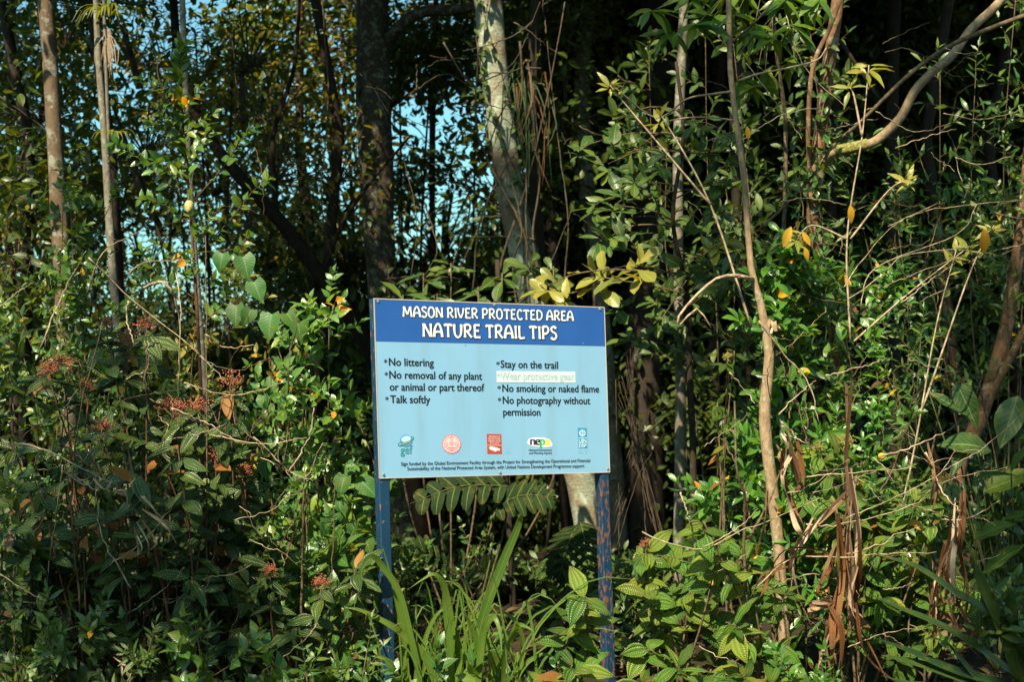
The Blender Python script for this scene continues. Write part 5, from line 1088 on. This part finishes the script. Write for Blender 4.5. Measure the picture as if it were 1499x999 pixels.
for (x, y, dx, dz, s_) in ((1330, 620, -.9, -.3, 60), (1360, 575, .8, -.5, 60), (1420, 640, -.5, -.6, 60), (1470, 640, .8, .1, 70), (1450, 660, -.7, .3, 70), (1440, 720, .8, .4, 80), (1400, 560, .3, -.9, 60), (1490, 580, -.4, -.8, 70)):
    e_ = P(x, y, 7.2); pl.stem([pl.o, pl.o.lerp(e_, .6) + Vector((random.gauss(0, .04), 0, .03)), e_], .006, .003, n=5, seg=10); pl.leaf(e_, Vector((dx, -.3, dz)), Vector((-.3, -.6, .7)), px2m(s_, 7.2) * 1.2, 'lance' if random.random() < .5 else 'mel')
pl.done()

# big split leaves behind the sign's foot
def split_leaf(root, tip, basep, wid, n=8, mat='split', nrm=(-.2, -1, .5), gap=.80):
    """a large leaf cut into finger lobes on both sides of its midrib"""
    mid = curve_pts([basep, basep.lerp(tip, .5) + Vector((0, -.02, .05)), tip], 16); mb = MB()
    L_ = (tip - basep).length; nv = Vector(nrm).normalized(); ax = (tip - basep).normalized(); sd = ax.cross(nv).normalized()
    for s_ in (1, -1):
        for i in range(n):
            t = (i + .6) / (n + .5); p, tg = along(mid, t); ll = wid * .5 * math.sin(PI * (.22 + .68 * t)) * random.uniform(.88, 1.05)
            e_ = p + sd * s_ * ll + tg * ll * .5 - nv * ll * .12 + Vector((0, 0, -ll * .12))
            blade_mesh(mb, [p - tg * .004, p.lerp(e_, .5) + nv * ll * .08, e_], L_ / n * gap, n=6, fold=.18, nrm=nrm, tipw=.35, basew=1.0)
    mb.build('leaf', M[mat], root); m2 = MB(); m2.tube(mid, [.005 * (1 - .7 * i / 16) for i in range(len(mid))], 5); m2.build('midrib', M['twig_green'], root)
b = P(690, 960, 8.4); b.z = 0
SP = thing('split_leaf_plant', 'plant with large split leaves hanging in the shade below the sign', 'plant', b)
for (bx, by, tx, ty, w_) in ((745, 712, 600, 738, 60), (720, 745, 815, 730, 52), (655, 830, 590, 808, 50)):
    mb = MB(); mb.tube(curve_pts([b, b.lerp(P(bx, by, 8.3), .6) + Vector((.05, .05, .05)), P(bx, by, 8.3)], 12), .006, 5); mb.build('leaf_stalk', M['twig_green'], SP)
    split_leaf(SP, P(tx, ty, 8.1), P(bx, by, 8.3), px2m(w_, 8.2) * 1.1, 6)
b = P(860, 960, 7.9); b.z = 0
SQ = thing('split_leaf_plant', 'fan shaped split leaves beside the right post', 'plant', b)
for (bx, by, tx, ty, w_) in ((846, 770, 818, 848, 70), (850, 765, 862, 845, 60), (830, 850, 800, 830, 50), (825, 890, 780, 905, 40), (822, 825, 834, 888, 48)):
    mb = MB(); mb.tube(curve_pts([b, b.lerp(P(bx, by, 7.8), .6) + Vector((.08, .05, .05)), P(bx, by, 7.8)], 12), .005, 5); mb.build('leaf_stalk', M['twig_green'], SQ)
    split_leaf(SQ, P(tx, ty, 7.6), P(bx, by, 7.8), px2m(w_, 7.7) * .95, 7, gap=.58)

# ------------------------------------------------------------------ dead leaves and dry twigs
def dead_plant(label, px, d, strands, mat='dead', name='dead_leaf_cluster', wob=1.0):
    b = P(px, 985, d); b.z = 0; root = thing(name, label, 'dead plant', b)
    for pts, w in strands:
        for rep in range(3 if w > 9 else 2):
            W = [P(x + random.gauss(0, 5), y + random.gauss(0, 5), d + random.uniform(-.1, .1)) for x, y in pts]
            blade(root, W, px2m(w, d) * random.uniform(.35, .85), mat if random.random() < .8 else 'straw', 'dead_leaf', n=18, tw=random.uniform(-5, 5) * wob, fold=random.uniform(.3, .9), tipw=.2, nrm=(random.uniform(-.6, .6), -1, .2))
    return root
dead_plant('hanging twisted brown dead leaves in the lower right thicket', 1225, 5.95, [([(1245, 560), (1242, 700), (1240, 850), (1245, 900)], 9), ([(1240, 690), (1252, 800), (1248, 880), (1252, 905)], 13), ([(1252, 700), (1240, 760), (1243, 830), (1250, 890)], 10), ([(1235, 720), (1195, 762), (1170, 790), (1160, 810)], 12), ([(1195, 762), (1160, 820), (1162, 860)], 8),
    ([(1150, 660), (1148, 700), (1160, 740), (1172, 772), (1182, 792)], 14), ([(1158, 650), (1170, 700), (1162, 720)], 12), ([(1222, 760), (1228, 840), (1222, 900), (1210, 950)], 12), ([(1218, 880), (1228, 930), (1226, 1000)], 13), ([(1228, 900), (1212, 940), (1195, 985)], 11), ([(1245, 890), (1272, 950), (1300, 1000)], 8),
    ([(1120, 715), (1122, 760), (1115, 800)], 8), ([(1225, 800), (1210, 840), (1200, 870), (1215, 880)], 12), ([(1190, 885), (1210, 882), (1228, 886)], 16), ([(1150, 830), (1130, 850), (1105, 870)], 8), ([(1230, 820), (1205, 810), (1150, 815), (1110, 860)], 6)])
dead_plant('sheaf of long rust brown dead leaves at the right', 1385, 6.0, [([(1360, 655), (1368, 700), (1362, 745)], 10), ([(1412, 720), (1405, 780), (1392, 820)], 9), ([(1408, 730), (1400, 770), (1385, 830), (1378, 880)], 9), ([(1398, 740), (1388, 800), (1370, 860), (1365, 900)], 10), ([(1405, 770), (1395, 830), (1400, 880)], 10), ([(1385, 800), (1372, 850), (1380, 900), (1365, 940)], 9),
    ([(1380, 820), (1390, 880), (1410, 920), (1425, 960)], 9), ([(1372, 850), (1362, 900), (1370, 945)], 8), ([(1400, 790), (1410, 860), (1400, 900)], 7), ([(1375, 985), (1380, 960), (1384, 975)], 10)])
dead_plant('pale dry shredded strips catching the sun in the left thicket', 190, 5.85, [([(165, 715), (178, 725), (188, 742)], 8), ([(130, 702), (150, 712), (160, 700)], 7), ([(205, 732), (225, 742), (245, 762)], 7), ([(198, 775), (202, 800), (198, 815)], 6), ([(208, 772), (218, 795), (222, 810)], 7), ([(180, 965), (184, 985), (185, 1010)], 6), ([(100, 690), (120, 700), (145, 690)], 5), ([(212, 745), (240, 770), (252, 790)], 6), ([(10, 790), (20, 775)], 5), ([(192, 700), (200, 720)], 5)], 'straw', 'dry_leaf_strips', .4)
dead_plant('pale papery curl of dead leaf high in the right thicket', 1150, 6.6, [([(1140, 620), (1152, 630), (1165, 640)], 9), ([(1145, 640), (1155, 655), (1150, 680)], 7), ([(1155, 635), (1160, 660), (1165, 680)], 7), ([(1140, 650), (1142, 665), (1146, 690)], 5), ([(1132, 478), (1136, 470), (1144, 482)], 14)], 'straw', 'dry_leaf_strips', .6)
dead_plant('brown dead strands hanging in the dark bottom left', 130, 6.35, [([(125, 740), (122, 830), (130, 920)], 6), ([(135, 760), (140, 850), (132, 960)], 6), ([(95, 640), (100, 720), (108, 750)], 7), ([(180, 650), (190, 740), (185, 800)], 7), ([(350, 700), (358, 760), (350, 780)], 6), ([(150, 830), (146, 900), (150, 985)], 5), ([(238, 830), (244, 880), (240, 930)], 5), ([(385, 920), (384, 960), (388, 990)], 6), ([(140, 800), (128, 870), (120, 900)], 6)])
pl = Plant('orange_leaf_sprig', 'single broad orange brown leaf low in the right thicket', 'leaf', P(1262, 900, 6.1) * 1, 'ovate', 'rust', 3, 5, 'twig_red'); pl.leaf(P(1240, 905, 6.1), Vector((1, 0, -.35)), Vector((.3, -.8, .5)), px2m(40, 6.1)); pl.stem([P(1225, 898, 6.1), P(1242, 906, 6.1)], .002, .002, n=4, seg=3); pl.done()
for i, (x, y, r, m_, lab) in enumerate(((277, 302, 7, 'fruit', 'pale oval fruit hanging in the tall leafy shrub'), (1291, 668, 5.5, 'orange_fruit', 'small orange fruit on a twig in the right thicket'))):
    p = P(x, y, 6.8); root = thing('hanging_fruit', lab, 'fruit', p); mb = MB(); R_ = px2m(r, 6.8); vs, fs = [], []
    for a in range(9):
        for k in range(12): th = PI * a / 8; ph = 2 * PI * k / 12; vs.append(p + Vector((R_ * math.sin(th) * math.cos(ph), R_ * math.sin(th) * math.sin(ph), R_ * (1.45 if i == 0 else .95) * math.cos(th) * (1 - .12 * math.cos(th)))))
    for a in range(8):
        for k in range(12): fs.append((a * 12 + k, (a + 1) * 12 + k, (a + 1) * 12 + (k + 1) % 12, a * 12 + (k + 1) % 12))
    mb.add(vs, fs); mb.build('skin', M[m_], root); mb = MB(); mb.tube([p + Vector((0, 0, R_)), p + Vector((.01, 0, R_ * 4)), p + Vector((.02, .03, R_ * 8))], .0015, 4); mb.build('stalk', M['twig'], root)

def bare(label, d, twigs, mat='twig_pale', r=.0035, name='bare_branch', cat='branch', wob=5, base=None):
    """leafless twigs: (points, radius factor)"""
    P0 = P(*twigs[0][0][0], d); root = thing(name, label, cat, base or P0)
    for pts, f in twigs:
        W = [P(x + random.gauss(0, wob * .3), y + random.gauss(0, wob * .3), d + random.uniform(-.08, .08)) for x, y in pts]
        mb = MB(); c = curve_pts(W, 18); k = len(c) - 1; c = [c[0]] + [jit(p, .0025) for p in c[1:-1]] + [c[-1]]
        mb.tube(c, [r * f * (1 - .6 * i / k) for i in range(k + 1)], 5, random.random()); mb.build('twig', M[mat], root)
    return root
bare('pale bare twigs arching across the lower right thicket', 5.95, [([(940, 780), (980, 795), (1030, 802), (1080, 780), (1120, 765), (1200, 730)], 1), ([(1030, 802), (1080, 770), (1110, 745)], .8), ([(1180, 768), (1230, 770), (1330, 740), (1350, 730)], 1), ([(1110, 860), (1160, 820), (1230, 815), (1320, 808), (1370, 808)], 1.1),
    ([(1230, 815), (1290, 800), (1310, 785), (1345, 772)], .9), ([(1180, 700), (1260, 690), (1340, 688)], .9), ([(1240, 760), (1300, 735), (1370, 700), (1400, 660)], .7), ([(1290, 668), (1330, 655), (1380, 635)], 1.4), ([(995, 722), (1005, 745), (1010, 765)], 1.3), ([(1110, 470), (1150, 520), (1185, 560), (1197, 620)], 1.2), ([(1355, 660), (1380, 720), (1403, 750)], 1.6),
    ([(1070, 545), (1090, 575), (1105, 592)], 1), ([(1140, 610), (1175, 575), (1197, 556)], 1), ([(1208, 551), (1260, 535), (1300, 525)], 1), ([(1330, 527), (1365, 540), (1405, 543)], 1), ([(1140, 615), (1165, 640), (1180, 650)], 1), ([(1430, 822), (1470, 812)], .6), ([(1380, 690), (1440, 660), (1500, 605)], .8)])
bare('fine pale leafless twigs crossing the upper right', 6.75, [([(1240, 440), (1290, 400), (1330, 370), (1420, 368), (1480, 380)], .8), ([(1235, 420), (1265, 375), (1310, 330), (1370, 300)], .9), ([(1290, 420), (1340, 400), (1420, 370)], .7), ([(1320, 445), (1350, 420), (1400, 380)], .9), ([(1260, 450), (1280, 395), (1400, 345), (1430, 300)], .8), ([(1280, 160), (1340, 190), (1400, 180)], .6), ([(1380, 70), (1410, 78), (1438, 74)], .8),
    ([(1380, 165), (1440, 172), (1499, 160)], .8), ([(1310, 215), (1360, 200), (1400, 190)], .7), ([(1400, 230), (1430, 240), (1480, 228)], .7), ([(1300, 330), (1360, 310), (1499, 290)], .7), ([(1085, 205), (1140, 170), (1205, 155)], .9), ([(1150, 20), (1180, 100), (1240, 160)], .8), ([(1090, 90), (1150, 170), (1172, 205)], .8)])
bare('pale crossing twigs in the left thicket', 6.1, [([(130, 430), (150, 370), (205, 335)], 1.1), ([(128, 378), (180, 425), (290, 520), (330, 560)], 1.0), ([(60, 520), (90, 430), (125, 365)], 1.2), ([(210, 420), (235, 415), (255, 440), (268, 490)], 2.2), ([(185, 400), (215, 385), (280, 380)], 1.1), ([(190, 440), (186, 470), (196, 505)], 1.6), ([(255, 400), (265, 460), (262, 540), (260, 600)], 1), ([(300, 490), (330, 508), (370, 506)], 1.2),
    ([(250, 600), (300, 620), (350, 650)], 1), ([(20, 650), (60, 660), (110, 680), (180, 715)], 1.4), ([(90, 680), (60, 900)], .8), ([(160, 830), (220, 780), (260, 730)], .9), ([(185, 900), (240, 860), (270, 830)], .8), ([(372, 640), (440, 700), (470, 650)], .9), ([(420, 690), (450, 640), (460, 600)], 1.2), ([(375, 990), (440, 940), (470, 905)], .9), ([(310, 640), (380, 648), (450, 640)], 1), ([(190, 860), (150, 780), (140, 700)], 1.2), ([(270, 560), (340, 580), (420, 560)], .8), ([(0, 450), (30, 425), (50, 415)], 1), ([(0, 840), (40, 870), (70, 880)], 1)])
bare('brown bare stems standing up in the left thicket', 6.2, [([(190, 985), (180, 860), (170, 740), (130, 660), (60, 560)], 2.0), ([(120, 985), (115, 880), (108, 760), (92, 650)], 2.0), ([(303, 985), (305, 800), (302, 520), (300, 345)], 1.4), ([(435, 985), (440, 860), (445, 740), (448, 690)], 2), ([(100, 750), (115, 620), (150, 470)], 1.3), ([(480, 985), (484, 820), (490, 700)], 1.2), ([(260, 985), (262, 900), (258, 800)], 1)], 'twig')
bare('reddish brown stems in the middle of the right thicket', 6.1, [([(1092, 1010), (1094, 920), (1092, 800), (1090, 740), (1080, 680), (1075, 590)], 2.8), ([(1094, 790), (1120, 750), (1145, 690), (1165, 640)], 1.8), ([(1290, 720), (1310, 680), (1330, 620)], 1.2), ([(1258, 985), (1250, 900), (1242, 760), (1238, 700)], 2.0), ([(1215, 730), (1235, 780), (1245, 860)], 1.6), ([(1235, 720), (1240, 620), (1260, 560)], 1.2), ([(1075, 680), (1060, 640), (1055, 595)], 1.0)], 'twig')
def tangle(label, d, n, box, mat, r, seed, up=0.0, name='bare_twigs', group=None):
    rr = random.Random(seed); x0, y0, x1, y1 = box; ts = []
    for i in range(n):
        x, y = rr.uniform(x0, x1), rr.uniform(y0, y1); a = rr.uniform(-.7, .7) + (PI if rr.random() < .5 else 0) if rr.random() > up else rr.uniform(-2.0, -1.1); L_ = rr.uniform(35, 130); k = rr.uniform(-.35, .35); pts = [(x, y)]
        for j in range(4): x += math.cos(a) * L_ / 4; y += math.sin(a) * L_ / 4; a += k * .5 + rr.gauss(0, .15); pts.append((x, y))
        ts.append((pts, rr.uniform(.4, 1.2)))
        if rr.random() < .6:
            p = pts[2]; a2 = a + rr.choice([-.7, .7]); ts.append(([p, (p[0] + math.cos(a2) * L_ * .2, p[1] + math.sin(a2) * L_ * .2), (p[0] + math.cos(a2 + .2) * L_ * .4, p[1] + math.sin(a2 + .2) * L_ * .4)], .6))
    return bare(label, d, ts, mat, r, name)
tangle('scatter of fine pale twigs through the sunlit quilted shrubs', 6.0, 26, (1010, 640, 1420, 960), 'twig_pale', .0026, 3)
tangle('scatter of brown twigs in the right thicket', 6.4, 26, (1060, 520, 1450, 960), 'twig', .0036, 4, .5)
tangle('fine grey brown twigs among the upper right leaves', 7.0, 30, (1000, 60, 1499, 500), 'twig', .0028, 5, .2)
tangle('fine pale twigs among the upper right leaves', 6.9, 16, (1050, 130, 1499, 480), 'twig_pale', .0022, 6, .1)
tangle('brown crooked stems through the left thicket', 6.15, 34, (0, 560, 425, 990), 'twig', .0038, 7, .6)
tangle('fine pale twigs through the left thicket', 6.1, 24, (0, 480, 425, 950), 'twig_pale', .0022, 8, .3)
tangle('reddish stems rising through the left thicket', 6.2, 20, (60, 600, 420, 990), 'twig_red', .0042, 9, .9)
tangle('thin twigs in the leaves at upper left', 6.9, 20, (20, 280, 420, 520), 'twig', .0025, 10, .3)
tangle('thin dark boughs among the tree trunks behind the sign', 9.5, 30, (380, 0, 1000, 440), 'liana', .006, 12, .4)
bare('tangle of dark lianas wound round the pale trunk', 9.5, [([(790, 440), (760, 330), (700, 200), (700, 60)], 3), ([(720, 470), (735, 380), (770, 280), (800, 160), (830, 0)], 2.4), ([(690, 440), (700, 330), (740, 240), (780, 200)], 1.8), ([(760, 480), (752, 390), (765, 330), (740, 230)], 2.2), ([(800, 440), (780, 350), (790, 260), (780, 120)], 2.6), ([(660, 400), (690, 300), (668, 220), (690, 180)], 1.4), ([(740, 460), (800, 400), (840, 300)], 1.8), ([(650, 60), (690, 120), (750, 90), (790, 0)], 1.6), ([(820, 440), (830, 330), (815, 200), (800, 60)], 1.6), ([(600, 140), (650, 110), (700, 140)], 1.2), ([(760, 60), (772, 200), (768, 330), (775, 450)], 2.2)], 'liana', .0042, 'liana_tangle', 'vine')
bare('thin dark hanging vines among the trunks at upper left', 9.0, [([(415, 0), (414, 60), (412, 130)], 1), ([(470, 0), (480, 150), (470, 300), (500, 430)], 1.4), ([(620, 300), (640, 370), (600, 430)], 1.4), ([(330, 0), (345, 120), (340, 260)], 1), ([(230, 90), (240, 160), (300, 230)], 1.2), ([(0, 140), (60, 190), (110, 260)], 1), ([(620, 560), (600, 430), (612, 330), (590, 240)], 1.4)], 'liana', .004, 'hanging_vine', 'vine')
bare('fan of dry brown palm strands in the shade right of the sign', 8.3, [([(900, 985), (905, 800), (900, 560)], 1), ([(950, 850), (940, 700), (905, 560)], 1)] + [([(985 - i * 3, 850 - i * 8), (950 - i * 2, 700 - i * 6), (905 + i * 2, 590 - i * 10)], .7) for i in range(14)] + [([(900, 800 - 12 * i), (940, 690 - 8 * i), (975, 640 - 6 * i)], .6) for i in range(9)], 'liana', .004, 'dry_palm_strands', 'dead leaves')
print('leaves', N_LEAF[0], 'objects', len(bpy.data.objects))
